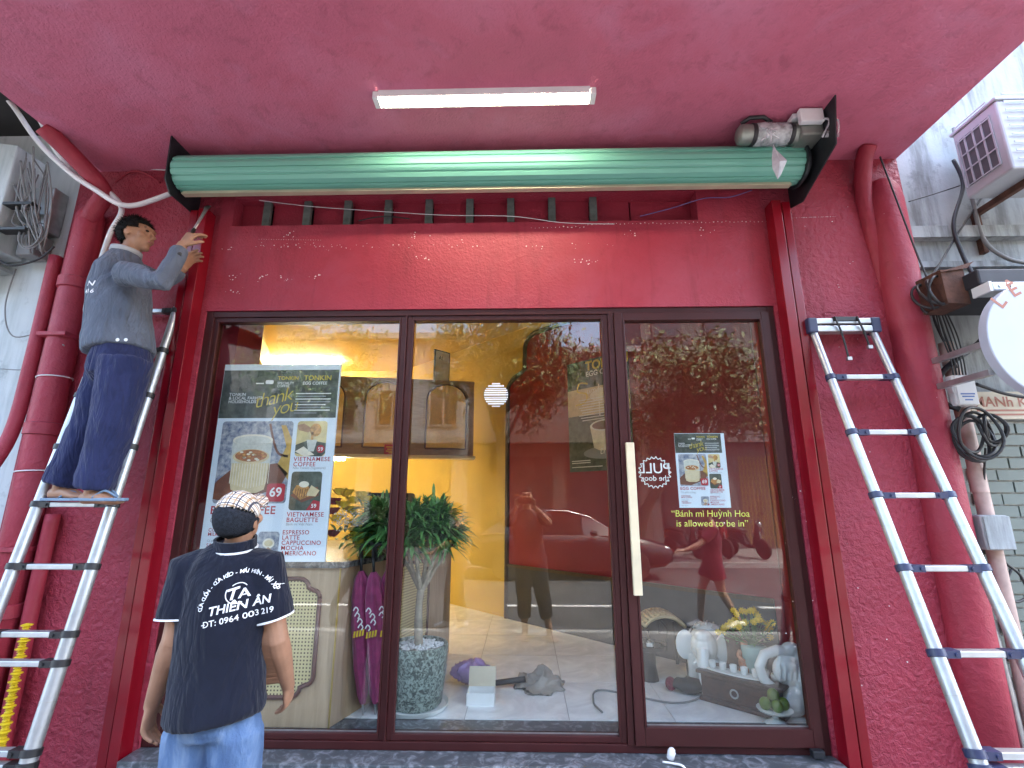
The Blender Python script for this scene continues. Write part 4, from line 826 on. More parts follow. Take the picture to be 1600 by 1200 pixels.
def blade(m, o, d, L, wd, droop):
    d = d.normalized(); sd = d.cross(V((0, 0, 1))); sd = sd.normalized() if sd.length > .01 else V((1, 0, 0)); vs = []
    for i in range(6):
        t = i / 5; c = o + d * (L * t) - V((0, 0, droop * t * t * L)); wv = wd * (math.sin(math.pi * (.12 + .88 * t)) if t < 1 else .02); f = V((0, 0, 1)) * wv * .35
        vs += [c - sd * wv + f, c, c + sd * wv + f]
    m.add(vs, [f for i in range(5) for f in ((3 * i, 3 * i + 1, 3 * i + 4, 3 * i + 3), (3 * i + 1, 3 * i + 2, 3 * i + 5, 3 * i + 4))])
cc = sum(heads, V()) / len(heads)
cc += V((-.085, 0, .09))
for k in range(48):
    a = random.random() * 6.283; q = V((math.cos(a), math.sin(a), random.uniform(-.5, 1))).normalized(); h = cc + V((q.x * .25, q.y * .17, q.z * .14))
    for i in range(34):
        a = i * 2.4 + random.random(); el = random.uniform(-.2, 1.3); d = V((math.cos(a) * math.cos(el), math.sin(a) * math.cos(el), math.sin(el))) + q * .55
        blade(m, h + V((random.gauss(0, .02), random.gauss(0, .02), random.gauss(0, .025))), d, random.uniform(.13, .22), random.uniform(.009, .0135), random.uniform(.15, .6))
m.build('crown', 'leaf', pl, True, fix=False)
# folded umbrellas leaning on the counter
for i, (xt, yt, xb, yb, lab) in enumerate(((-1.0, .22, -.945, .29, 'left one of three folded maroon umbrellas leaning on the counter'), (-.915, .19, -.875, .30, 'middle one of three folded maroon umbrellas leaning on the counter'), (-.84, .24, -.80, .31, 'right one of three folded maroon umbrellas, beside the plant pot'))):
    t = thing('folded_umbrella', (xb, yb, FL), lab, 'umbrella', 'folded umbrellas by the counter'); a, b = V((xb, yb, FL + .004)), V((xt, yt, FL + .95))
    ax = (b - a).normalized(); k = 28; m = MB(); rows = []
    for z, r in ((.0, .012), (.05, .026), (.2, .043), (.45, .053), (.6, .05), (.7, .034), (.74, .014)):
        o = a + ax * (.06 + z); e = ax.orthogonal().normalized(); f = ax.cross(e); rows.append([o + (e * math.cos(q_) + f * math.sin(q_)) * r * (1 + .22 * math.sin(7 * q_ + z * 5 + i)) for q_ in [2 * math.pi * j / k for j in range(k)]])
    m.v = [p for g in rows for p in g]; m.f = [(r * k + j, r * k + (j + 1) % k, (r + 1) * k + (j + 1) % k, (r + 1) * k + j) for r in range(len(rows) - 1) for j in range(k)]
    cn_ = m.build('canopy', 'maroon', t, True)
    MB().tube([a + ax * .0, a + ax * .07], .006, 8).build('tip', 'steel', t); m = MB(); top = a + ax * .8; m.tube([top, a + ax * .88], .009, 8)
    m.tube([a + ax * .88] + [a + ax * .92 + V((.045 - .045 * math.cos(q_), 0, .045 * math.sin(q_))) for q_ in [math.pi * j / 8 for j in range(9)]] + [a + ax * .86 + V((.09, 0, 0))], .013, 8); m.build('handle', 'blackp', t, True)
    s = Sheet(a + ax * .45 + V((-.035, -.066, 0)), (1, 0, 0), ax); rnd = random.Random(i)
    for j in range(4): x, y = .01 + .045 * rnd.random(), .04 + .045 * j * .7; s.stroke([(x - .015, y), (x, y + .02), (x + .014, y + .004), (x + .004, y - .012)], .007, 'print', 0)
    for j in range(4): s.poly([(.003 + j * .017, -.015 + .004 * j), (.014 + j * .017, -.013 + .004 * j), (.02 + j * .017, .022 + .004 * j), (.009 + j * .017, .02 + .004 * j)], 'yelp', 0)
    s.build(cn_, {'print': 'white_print', 'yelp': 'yellow_print'})
# flower basket on the counter
fb = thing('flower_basket', (-1.02, .42, FL + .87), 'bouquet of yellow roses in yellow wrapping on the counter', 'flowers')
def rose(m, c, r, rnd):
    for ring, n_, tl in ((.25, 3, .15), (.6, 5, .5), (1, 7, .95)):
        for j in range(n_):
            a = 6.283 * j / n_ + rnd.random(); d = V((math.cos(a), math.sin(a), 0)); u = V((-d.y, d.x, 0)); o = c + d * r * ring * .35; q_ = []
            for (e, h, out) in ((0, -.5, .1), (.55, .1, .3), (.5, .75, .4 + tl * .4), (0, .95, .5 + tl * .5), (-.5, .75, .4 + tl * .4), (-.55, .1, .3)): q_.append(o + u * e * r * (.5 + ring * .6) + d * out * r * ring + V((0, 0, h * r * .8)))
            m.add(q_ + [o + d * .25 * r * ring + V((0, 0, .2 * r))], [(0, 1, 6), (1, 2, 6), (2, 3, 6), (3, 4, 6), (4, 5, 6), (5, 0, 6)])
rnd = random.Random(3); base = V((-1.02, .40, FL + .87))
for px, py in ((537, 790), (565, 775), (553, 783), (548, 798), (525, 812), (572, 782), (541, 772), (556, 820), (530, 770)):
    c = P(px, py, .36 + rnd.uniform(-.03, .03)); m = MB(); rose(m, c, .042, rnd); m.build('rose', 'rose', fb, True, fix=False)
for px, py in ((522, 785), (519, 800), (520, 835)): m = MB(); rose(m, P(px, py, .38), .04, rnd); m.build('rose', 'redrose', fb, True, fix=False)
m = MB()
for i in range(130): c = base + V((rnd.gauss(0, .09), rnd.gauss(0, .06), rnd.uniform(.05, .34))); blade(m, c, V((rnd.gauss(0, 1), rnd.gauss(0, 1), rnd.uniform(-.2, 1))), .1, .012, .3)
m.build('greenery', 'leaf', fb, True, fix=False)
m = MB()
for i in range(120): c = P(537, 812, .32) + V((rnd.gauss(0, .035), rnd.gauss(0, .03), rnd.gauss(0, .035))); m.ball(c, .0045, None, None, 5, 4)
tag(m.build('filler_blossom', 'pebble', fb, True), None, kind='stuff')
m = MB(); m.lathe([(.04, .0), (.07, .05), (.11, .13), (.12, .15)], base, 18)
for v in m.v: v += V((noise.noise(v * 20) * .02, noise.noise(v * 22) * .02, noise.noise(v * 18) * .02))
m.build('wrapping', mat('yellow_foil', (.6, .55, .08), .3), fb)
# coffee machine behind
cm = thing('coffee_machine', (-1.2, 1.5, FL + .87), 'black coffee machine on the counter behind the flowers', 'coffee machine')
box('body', (-1.35, 1.3, FL + .93), (-.98, 1.6, FL + 1.28), 'blackp', cm, .02); box('base', (-1.36, 1.22, FL + .868), (-.97, 1.6, FL + .928), 'steel', cm, .01); MB().lathe([(.025, 0), (.025, .06), (.03, .07)], (-1.2, 1.27, FL + 1.02), 14).build('group_head', 'chrome', cm)
MB().tube([(-1.2, 1.26, FL + 1.05), (-1.2, 1.14, FL + 1.03)], .012).build('portafilter', 'blackp', cm, True)
sb = thing('shelf_sign', ca + cu * (CL - .95) + cn * .05 + V((0, 0, 2.09)), 'small red sign standing on the cabinet ledge', 'sign')
o = ca + cu * (CL - 1.02) + cn * .02; MB().prism([(0, 2.0865), (.17, 2.0865), (.17, 2.2), (0, 2.2)], o, cu, (0, 0, 1), cn, .01).build('plate', mat('sign_red', (.5, .03, .04), .4), sb)
s = Sheet(o + cn * .0105 + V((0, 0, 2.09)), cu, (0, 0, 1))
for y, a, b in ((.075, .02, .15), (.05, .035, .14), (.028, .02, .15), (.01, .05, .12)): s.rect(a, y, b, y + .012, 'yelp', 0)
s.build(sb, {'yelp': 'print'})
# ---- floor clutter
bag = MB(); bag.ball((-.37, .78, FL + .07), (.13, 0, 0), (0, .1, 0), (0, 0, .07), 44, 28)
for v in bag.v: v += V((noise.noise(v * 14) * .04 + (.3 - abs(noise.noise(v * 31))) * .03, noise.noise(v * 15) * .04, abs(noise.noise(v * 16)) * .05 + (.3 - abs(noise.noise(v * 37))) * .03)); v.z = max(v.z, FL + .002)
tag(bag.build('plastic_bag', 'purple', None, True), 'crumpled purple plastic bag on the shop floor', 'bag')
bx = thing('open_box', (-.28, .52, FL), 'small open white carton on the shop floor', 'box'); x0, y0 = -.36, .44
for a, b in (((x0, y0, FL), (x0 + .17, y0 + .12, FL + .004)), ((x0, y0, FL + .004), (x0 + .17, y0 + .004, FL + .07)), ((x0, y0 + .116, FL + .004), (x0 + .17, y0 + .12, FL + .07)), ((x0, y0 + .004, FL + .004), (x0 + .004, y0 + .116, FL + .07)), ((x0 + .166, y0 + .004, FL + .004), (x0 + .17, y0 + .116, FL + .07))): box('side', a, b, 'white', bx)
MB().prism([(0, 0), (.17, 0), (.17, .11), (0, .11)], (x0, y0 + .121, FL + .07), (1, 0, 0), (0, .35, .94), (0, .94, -.35), .003).build('flap', 'card', bx)
dr = thing('tool_heap', (.1, .95, FL), 'heap of grey cloth and tools on the shop floor', 'rags'); m = MB(); m.lathe([(.17 - .0085 * i, .003 * i + .0015 * i * i * .1) for i in range(19)], (.1, .8, FL), 60)
for v in m.v: v += V((noise.noise(v * 11) * .08, noise.noise(v * 12) * .07, noise.noise(v * 14) * .04 + (.3 - abs(noise.noise(v * 24))) * .05)); v.z = max(v.z, FL + .002)
m.build('cloth', 'taupe', dr, True); MB().tube([(-.2, .74, FL + .03), (.0, .76, FL + .05)], .018).build('tool_handle', 'blackp', dr, True)
cable([(.45, .35, FL + .008), (.42, .5, FL + .008), (.5, .7, FL + .008), (.9, .5, FL + .008), (1.12, .62, FL + .008), (1.1, .8, FL + .008)], .006, 'gcable', 'grey extension lead looping over the pale shop floor')
# ---- house altar corner
al = thing('altar_chest', (1.3, .42, FL), 'low carved rosewood altar chest with ring-pull drawer behind the door', 'chest')
a0, a1 = V((1.10, .58, 0)), V((1.46, .25, 0)); au = (a1 - a0).normalized(); an = V((au.y, -au.x, 0)); aL = (a1 - a0).length; back = -an
MB().prism([(0, 0), (aL, 0), (aL, .025), (0, .025)], a0 + an * .012 + V((0, 0, FL)), au, (0, 0, 1), back, .27).build('plinth', 'brownw', al, bevel=.005)
MB().prism([(.015, .026), (aL - .015, .026), (aL - .015, .155), (.015, .155)], a0 + V((0, 0, FL)), au, (0, 0, 1), back, .24).build('carcass', 'brownw', al)
dw = MB().prism([(.04, .04), (aL - .06, .04), (aL - .06, .14), (.04, .14)], a0 + an * .006 + V((0, 0, FL)), au, (0, 0, 1), back, .0055).build('drawer', 'brownw', al, bevel=.003)
rc = a0 + au * (aL * .45) + an * .014 + V((0, 0, FL + .085)); MB().tube([rc + au * (.022 * math.cos(t)) + V((0, 0, .022 * math.sin(t))) for t in [2 * math.pi * i / 20 for i in range(21)]], .005, 8, cap=False).build('ring_pull', 'steel', dw, True)
MB().prism([(-.01, .156), (aL + .01, .156), (aL + .01, .175), (-.01, .175)], a0 + an * .02 + V((0, 0, FL)), au, (0, 0, 1), back, .28).build('top', 'brownw', al, bevel=.004)
tz = FL + .1755; ty = thing('cup_tray', a0 + au * .2 + V((0, 0, tz)), 'white oval tray holding five small cups on the altar chest', 'tray')
MB().prism([(.20 + .19 * math.cos(t) * (1 + .04 * math.cos(6 * t)), .055 * math.sin(t)) for t in [2 * math.pi * i / 28 for i in range(28)]], a0 - an * .06 + V((0, 0, tz)), au, -an, (0, 0, 1), .008).build('plate', 'ceramic', ty, bevel=.003)
for i, lab in enumerate(('first', 'second', 'third', 'fourth', 'fifth')):
    c = a0 + au * (.07 + i * .065) - an * .06 + V((0, 0, tz + .0085)); tag(MB().lathe([(.016, 0), (.020, .004), (.022, .04), (.02, .042), (.018, .035), (.016, .012)], c, 16).build('cup', 'ceramic', None, True), lab + ' white cup from the left on the altar tray', 'cup', 'altar cups')
fg = thing('altar_figurine', a0 + au * .28 - an * .16 + V((0, 0, tz)), 'small painted clay figure seated on the altar chest', 'figurine'); c = a0 + au * .24 - an * .17 + V((0, 0, tz))
m = MB(); m.ball(c + V((0, 0, .045)), (.05, 0, 0), (0, .042, 0), (0, 0, .045)); m.ball(c + V((0, 0, .10)), (.034, 0, 0), (0, .03, 0), (0, 0, .04)); m.ball(c + V((0, 0, .152)), .026)
for sx in (-1, 1): m.tube(bez([c + V((sx * .03, 0, .12)), c + V((sx * .052, -.02, .09)), c + V((sx * .025, -.045, .065))], 4), .012, 8); m.tube([c + V((sx * .02, -.02, .03)), c + V((sx * .055, -.035, .018)), c + V((sx * .01, -.055, .014))], .016, 8)
meshobj('figure', m, 'clay', fg, .005, 2)
bk = a0 + au * .12 - an * .22 + V((0, 0, tz)); tag(MB().prism([(-.06, 0), (.12, 0)] + [(.03 + .1 * math.cos(t), .1 + .12 * math.sin(t)) for t in [math.pi * i / 10 for i in range(11)]], bk, au, (0, 0, 1), -an, .02).build('altar_backboard', 'brownw', None), 'dark rounded wooden panel at the back of the altar chest', 'panel')
for i, (f, d) in enumerate(((.02, .14), (.1, .12))):
    tag(MB().lathe([(.028, 0), (.034, .02), (.03, .035), (.024, .034)], a0 + au * (.33 + f) - an * d + V((0, 0, tz)), 16).build('incense_bowl', 'ceramic', None, True), ('left' if i == 0 else 'right') + ' small white bowl at the right end of the altar chest', 'bowl')
vs_ = thing('flower_vase', (1.45, .5, FL), 'vase of yellow daisies on the floor behind the altar statue', 'flowers'); vc = V((1.44, .52, FL + .17))
MB().lathe([(.05, -.17), (.06, -.1), (.055, 0), (.075, .09), (.078, .15), (.07, .16)], vc, 20).build('vase', mat('celadon', (.3, .42, .4), .25), vs_, True)
m = MB(); hd = []
for i in range(34):
    a, rr = rnd.random() * 6.283, rnd.random() ** .6; h = vc + V((.19 * rr * math.cos(a) - .02, .12 * rr * math.sin(a), .22 + .14 * (1 - rr * rr) + rnd.uniform(-.04, .03))); hd.append(h); m.tube([vc + V((0, 0, .15)), h], .002, 4)
for i in range(70): c = vc + V((rnd.gauss(0, .07), rnd.gauss(0, .05), .16 + .14 * rnd.random())); blade(m, c, V((rnd.gauss(0, 1), rnd.gauss(0, 1), .5)), .07, .008, .3)
m.build('stems', 'leaf', vs_, True, fix=False)
for h in hd:
    m = MB(); n_ = (V((rnd.gauss(0, .5), -1, rnd.uniform(.2, 1)))).normalized(); a_ = n_.orthogonal().normalized(); b_ = n_.cross(a_)
    for j in range(9): t = 6.283 * j / 9; d = a_ * math.cos(t) + b_ * math.sin(t); e = n_.cross(d); m.add([h + d * .004, h + d * .014 + e * .005 + n_ * .003, h + d * .024 + n_ * .004, h + d * .014 - e * .005 + n_ * .003], [(0, 1, 2, 3)])
    m.ball(h + n_ * .003, .006, None, None, 6, 4); m.build('flower_head', 'rose', vs_, False, fix=False)
# big white ceramic statue seen from the side, curled back like an armchair
ws = thing('white_statue', (1.5, .3, FL), 'large white glazed ceramic figure curled beside the fruit stand', 'statue'); c = V((1.52, .34, FL))
m = MB(); m.tube([c + V((-.12 + .0, 0, .20)), c + V((-.135, 0, .26)), c + V((-.10, 0, .325)), c + V((-.02, 0, .35)), c + V((.08, 0, .34)), c + V((.13, 0, .25)), c + V((.12, 0, .16)), c + V((.05, 0, .11)), c + V((-.03, .0, .12)), c + V((-.10, 0, .17)), c + V((-.12, 0, .20))], (.030), 12)
m.ball(c + V((.03, .0, .24)), (.09, 0, 0), (0, .06, 0), (0, 0, .085), 16, 10); m.ball(c + V((.10, -.03, .2)), (.06, 0, 0), (0, .05, 0), (0, 0, .06)); m.ball(c + V((.06, -.0, .365)), (.05, 0, 0), (0, .04, 0), (0, 0, .03)); m.ball(c + V((.02, -.04, .27)), (.05, 0, 0), (0, .03, 0), (0, 0, .035)); m.ball(c + V((.03, 0, .08)), (.1, 0, 0), (0, .075, 0), (0, 0, .08))
for i in range(5): m.tube([c + V((-.05 + .03 * i, -.055, .20)), c + V((-.04 + .03 * i, -.06, .29))], .007, 6)
meshobj('figure', m, 'ceramic', ws, .006, 2)
fs = thing('fruit_stand', (1.415, .16, FL), 'white pedestal dish of green limes by the glass door', 'fruit stand'); c = V((1.40, .235, FL))
MB().lathe([(.055, 0), (.06, .006), (.05, .014), (.018, .03), (.016, .05), (.05, .06), (.088, .068), (.095, .078), (.088, .078), (.02, .07)], c, 28).build('dish', 'ceramic', fs, 'auto')
for i, (x, y, z) in enumerate(((-.05, 0, .103), (.0, -.035, .102), (.052, .0, .102), (.005, .035, .102), (.0, .0, .148))):
    tag(MB().ball(c + V((x, y, z)), (.031, 0, 0), (0, .031, 0), (0, 0, .0335), 14, 10).build('lime', 'lime', None, True), ('leftmost green lime on the white pedestal dish', 'front green lime on the white pedestal dish', 'rightmost green lime on the white pedestal dish', 'rear green lime on the white pedestal dish', 'top green lime of the pile on the pedestal dish')[i], 'lime', 'limes on the dish')
# two white elephant stools
def elephant(c, k, rz, label):
    t = thing('elephant_stool', c, label, 'stool', 'elephant stools'); mt = Matrix.Translation(c) @ Matrix.Rotation(rz, 4, 'Z') @ Matrix.Scale(k, 4); f = lambda *p: mt @ V(p); d = lambda *p: mt.to_3x3() @ V(p); m = MB()
    m.ball(f(0, .06, .24), d(.13, 0, 0), d(0, .17, 0), d(0, 0, .12), 18, 12); m.ball(f(0, -.13, .27), d(.085, 0, 0), d(0, .085, 0), d(0, 0, .1), 16, 10); m.ball(f(0, -.15, .33), d(.06, 0, 0), d(0, .06, 0), d(0, 0, .05))
    m.tube(bez([f(0, -.19, .26), f(0, -.235, .17), f(0, -.24, .09), f(.02, -.235, .04)], 5), [.045 * k - .0016 * k * i for i in range(16)], 12)
    for sx in (-1, 1):
        m.ball(f(sx * .125, -.10, .26), d(.06, .025, 0), d(-.004, .014, 0), d(0, 0, .095), 16, 12)
        for y in (-.06, .16): m.tube([f(sx * .075, y, .2), f(sx * .075, y, .1), f(sx * .075, y, .004)], [.055 * k, .048 * k, .054 * k], 14)
        m.tube([f(sx * .04, -.2, .2), f(sx * .055, -.25, .19)], [.014 * k, .007 * k], 8)
    meshobj('body', m, 'ceramic', t, .0045, 1); sd_ = MB(); sd_.ball(f(0, .07, .35), d(.085, 0, 0), d(0, .09, 0), d(0, 0, .025), 22, 8); sd_.build('seat', 'ceramic', t, True)
    for j_ in range(9):
        a_ = -1.25 + .3125 * j_; MB().tube([f(.135 * math.sin(a_), y_, .245 + .128 * math.cos(a_)) for y_ in (.0, .07, .14)], .007 * k, 6).build('saddle_rib', 'ceramic', t, True)
elephant(V((1.25, .83, FL)), 1.0, -.45, 'white glazed elephant stool facing the glass behind the altar chest')
rc_ = thing('rattan_stool', (1.02, 1.12, FL), 'pale woven stool with curved seat behind the elephant', 'stool'); m = MB()
for i in range(11):
    a = -1.0 + .2 * i
    for j in range(1): m.tube([V((1.02 + .17 * math.sin(a), 1.0 + .02 * j + y, FL + .25 + .14 * math.cos(a))) for y in (0, .12, .26)], .013, 6)
for y in (0, .09, .18, .26): m.tube([V((1.02 + .17 * math.sin(a), 1.0 + y, FL + .25 + .14 * math.cos(a))) for a in [-1.05 + .15 * i for i in range(15)]], .012, 6)
m.build('woven_seat', mat('cane_pale', (.62, .5, .3), .6), rc_, True)
for x, y in ((-.13, 0), (.13, 0), (-.13, .26), (.13, .26)): MB().tube([(1.02 + x, 1.0 + y, FL + .3), (1.02 + x * 1.1, 1.0 + y, FL + .002)], .012).build('leg', 'blackp', rc_, True)
ts = thing('round_tray_stand', (.86, .95, FL), 'black round tray stand cluttered with small things left of the altar', 'stand'); c = V((.87, .92, FL))
MB().lathe([(.11, .20), (.125, .205), (.13, .235), (.125, .235), (.12, .215)], c, 26).build('tray', 'blackp', ts, 'auto'); MB().lathe([(.06, 0), (.045, .1), (.05, .199)], c, 18).build('pedestal', 'blackp', ts, 'auto')
MB().tube(bez([c + V((.12, 0, .22)), c + V((.14, 0, .32)), c + V((.09, 0, .38)), c + V((.08, 0, .30))], 5), .008).build('handle', 'blackp', ts, True)
for i in range(7): tag(MB().box((-.02, -.014, 0), (.02, .014, .02 + .02 * rnd.random()), Matrix.Translation(c + V((rnd.uniform(-.07, .07), rnd.uniform(-.07, .07), .222))) @ Matrix.Rotation(rnd.random() * 3, 4, 'Z')).build('oddment', ('white', 'blackp', 'steel')[i % 3], ts), None)
pk = thing('wrapped_parcel', (1.05, .62, FL), 'dark shiny parcel with red end lying before the elephant stool', 'parcel'); m = MB(); m.ball((1.06, .68, FL + .045), (.12, -.03, 0), (.02, .06, 0), (0, 0, .045), 16, 10)
for v in m.v: v += V((noise.noise(v * 18) * .02, noise.noise(v * 19) * .02, noise.noise(v * 21) * .015)); v.z = max(v.z, FL + .002)
m.build('body', 'blackp', pk, True); MB().ball((.955, .71, FL + .045), (.035, 0, 0), (0, .04, 0), (0, 0, .042)).build('end', 'darkred', pk, True)
# plug and lead on the sill outside
pg = thing('power_plug', (.72, -.11, .30), 'white power plug with its lead on the sill below the door', 'plug'); c = P(1048, 1168, -.06)
MB().lathe([(.012, -.025), (.018, -.02), (.02, .01), (.014, .025), (.006, .03)], V((c.x, -.06, .337)), 14, (.3, 0, 1)).build('body', 'whitep', pg, True)
MB().tube(bez([V((c.x - .05, -.08, .312)), V((c.x, -.10, .314)), V((c.x + .04, -.125, .312)), V((c.x + .055, -.145, .27)), V((c.x + .07, -.16, .15)), V((c.x + .08, -.2, .02))], 6), .0055, 8).build('lead', 'whitep', pg, True)

# ------------------------------------------------------------------ people
def hand_parts(m, wr, d, n, t, curl=.5, thumb=.6, k=1.0, spread=.02):
    """palm, four jointed fingers and a thumb; d along the fingers, n out of the palm, t towards the thumb"""
    d = V(d).normalized(); n = (V(n) - d * V(n).dot(d)).normalized(); t = (V(t) - d * V(t).dot(d) - n * V(t).dot(n)).normalized(); wr = V(wr)
    m.tube([wr - d * .02, wr + d * .01, wr + d * .045, wr + d * .085, wr + d * .095], [(.024 * k, .019 * k), (.027 * k, .018 * k), (.039 * k, .016 * k), (.041 * k, .014 * k), (.036 * k, .010 * k)], 14, side=t)
    for i, L in enumerate((.068, .077, .072, .056)):
        p = wr + d * (.084 - .004 * (i == 3)) + t * (.031 - .0205 * i); a = curl * (.45 + .12 * i); dd = (d + t * (.09 - .06 * i)).normalized(); pts = [p]
        for s_, f in ((.42, 1), (.32, 1.1), (.26, .8)):
            c_, q_ = math.cos(a * f), math.sin(a * f); nn = n; dd = (dd * c_ + nn * q_).normalized(); n_loc = nn; p = p + dd * (L * s_ * k * 1.05); pts.append(p)
        m.tube(pts + [pts[-1] + dd * .004], [.0098 * k, .0092 * k, .0085 * k, .0075 * k, .004 * k], 8)
    p = wr + d * .022 + t * .026; dd = (t * .75 + d * .75 + n * .3).normalized(); p1 = p + dd * .036; d2 = (dd * .5 + d * .7 + n * thumb * .6).normalized(); p2 = p1 + d2 * .03; p3 = p2 + (d2 + n * thumb * .3).normalized() * .024
    m.tube([p - dd * .012, p, p1, p2, p3], [.014 * k, .0135 * k, .0118 * k, .0105 * k, .006 * k], 8)
HS = .92                                 # head size
def head_parts(m, c, f, u, neck):
    f = V(f).normalized(); u = (V(u) - f * V(u).dot(f)).normalized(); r = f.cross(u) * HS; f = f * HS; u = u * HS; c = V(c)
    m.ball(c + u * .022 - f * .008, r * .073, f * .094, u * .092, 20, 14); m.ball(c - u * .04 + f * .024, r * .056, f * .063, u * .07, 18, 12); m.ball(c - u * .093 + f * .060, r * .026, f * .024, u * .02)
    m.tube([c + f * .084 + u * .022, c + f * .095 + u * .0, c + f * .108 - u * .022, c + f * .088 - u * .034], [(.008, .008), (.010, .010), (.0165, .012), (.012, .008)], 10, side=r)
    m.tube([c + f * .083 + u * .034 - r * .045, c + f * .09 + u * .032, c + f * .083 + u * .034 + r * .045], .011, 8)
    m.ball(c + f * .079 - u * .058, r * .026, f * .016, u * .013)
    for s_ in (-1, 1): m.ball(c + r * (s_ * .074) - f * .008 - u * .004, r * .009 - f * (.006 * s_), f * .019 + u * .004, u * .031, 12, 8); m.ball(c + r * s_ * .046 + f * .058 - u * .02, r * .022, f * .02, u * .022)
    m.tube([c - u * .03 - f * .012, c - u * .085 - f * .018, V(neck), V(neck) - u * .05], [.048, .049, .054, .07], 16)
    return r, f, u
def face(c, f, u, r, parent):
    e = MB()
    for s_ in (-1, 1): e.ball(c + r * s_ * .031 + f * .083 + u * .012, r * .012, f * .009, u * .0065, 10, 6)
    e.build('eyes', 'eye', parent, True); MB().tube([c + f * .088 - u * .058 - r * .022, c + f * .0965 - u * .056, c + f * .088 - u * .058 + r * .022], [.004, .0068, .004], 8).build('lips', 'lip', parent, True)
    b = MB()
    for s_ in (-1, 1): b.tube([c + r * s_ * .016 + f * .0945 + u * .032, c + r * s_ * .034 + f * .091 + u * .037, c + r * s_ * .052 + f * .076 + u * .030], [.0035, .0042, .002], 6)
    b.build('eyebrows', 'hair', parent, True)
def hairshell(c, f, u, r, parent, mt='hair', cut=None, k=1.0, name='hair', rough=.004, push=0):
    m = MB(); m.ball(c + u * .026 - f * .012, r * (.080 * k), f * (.101 * k), u * (.098 * k), 40, 28); keep = []
    cut = cut or (lambda a, b, s_: not ((a > .035 and b < .058) or (a > .0 and b < .02 and abs(s_) > .05) or b < -.045))
    ok = [cut((v - c).dot(f) / HS ** 2, (v - c).dot(u) / HS ** 2, (v - c).dot(r) / HS ** 2) for v in m.v]
    m.f = [q for q in m.f if all(ok[i] for i in q)]; used = sorted({i for q in m.f for i in q}); ix = {a: b for b, a in enumerate(used)}
    m.v = [m.v[i] for i in used]; m.f = [tuple(ix[i] for i in q) for q in m.f]
    for v in m.v: v += (v - c).normalized() * (noise.noise(v * 60) * rough + push)
    o = m.build(name, mt, parent, True, fix=False); sd_ = o.modifiers.new('thick', 'SOLIDIFY'); sd_.thickness = .01; sd_.offset = -1; return o
def person(J, label, look, skin='skin', voxel=.009, hands=None, hair=True, slim=1.0):
    """one continuous body mesh from joints, garments as children"""
    m = MB(); c = V(J['head']); f, u = look; r, f, u = head_parts(m, c, f, u, J['neck']); side = (V(J['shR']) - V(J['shL'])).normalized()
    m.tube([V(J['neck']), V(J['chest']) + (V(J['neck']) - V(J['chest'])) * .55, V(J['chest']), V(J['waist']), V(J['pelvis']), V(J['pelvis']) - V((0, 0, .08))], [(.058, .055), (.125, .07), (.14, .095), (.125, .085), (.14, .1), (.11, .08)], 20, side=side)
    for s_ in 'LR':
        sh, el, wr = V(J['sh' + s_]), V(J['el' + s_]), V(J['wr' + s_]); m.ball(sh, .046)
        m.tube([sh, sh.lerp(el, .35), sh.lerp(el, .85), el, el.lerp(wr, .22), el.lerp(wr, .7), wr, wr + (wr - el).normalized() * .02], [.046 * slim, .046 * slim, .041 * slim, .041 * slim, .043 * slim, .033, .0265, .025], 14)
        hp, kn, an = V(J['hip' + s_]), V(J['kn' + s_]), V(J['an' + s_]); toe = V(J['toe' + s_]); td = (toe - an); td.z = 0; td.normalize()
        m.tube([hp, hp.lerp(kn, .3), hp.lerp(kn, .85), kn, kn.lerp(an, .25), kn.lerp(an, .7), an, an - V((0, 0, .03))], [.09, .085, .062, .058, .056, .042, .038, .036], 14)
        hl = an - td * .045 - V((0, 0, .045)); m.tube([hl, an - V((0, 0, .04)) + td * .05, toe - td * .05, toe], [(.032, .03), (.038, .034), (.046, .020), (.03, .012)], 14, side=td.cross(V((0, 0, 1))))
        if hands and s_ in hands: hand_parts(m, wr, *hands[s_])
    body = meshobj('person', m, skin, None, voxel, 2); tag(body, label, 'person'); face(c, f, u, r, body)
    if hair: hairshell(c, f, u, r, body)
    return body, (c, f, u, r), side
def garment(name, mt, parent, voxel, lofts, wrinkle=.004, wk=14, it=4):
    m = MB()
    for pts, rad, side in lofts: m.tube(pts, rad, 22, side=side)
    return meshobj(name, m, mt, parent, voxel, it, wrinkle, wk)
def trousers(J, side, name, mt, parent, voxel, r=(.115, .1, .085, .075, .078), top=.06, to=1.0, wrinkle=.005):
    L = []
    pe = V(J['pelvis']); hl = []
    L.append(([pe + V((0, 0, top)), pe, pe - V((0, 0, .09)), pe - V((0, 0, .13))], [(.155, .112), (.172, .13), (.17, .13), (.12, .1)], side))
    for s_ in 'LR':
        hp, kn, an = V(J['hip' + s_]), V(J['kn' + s_]), V(J['an' + s_]); an = kn.lerp(an, to)
        L.append(([hp + V((0, 0, .03)), hp.lerp(kn, .35), kn, kn.lerp(an, .5), an.lerp(kn, .06), an], list(r) + [r[-1]], side))
    return garment(name, mt, parent, voxel, L, wrinkle, 11)
def lerpz(a, b, z): return a.lerp(b, (z - a.z) / (b.z - a.z))

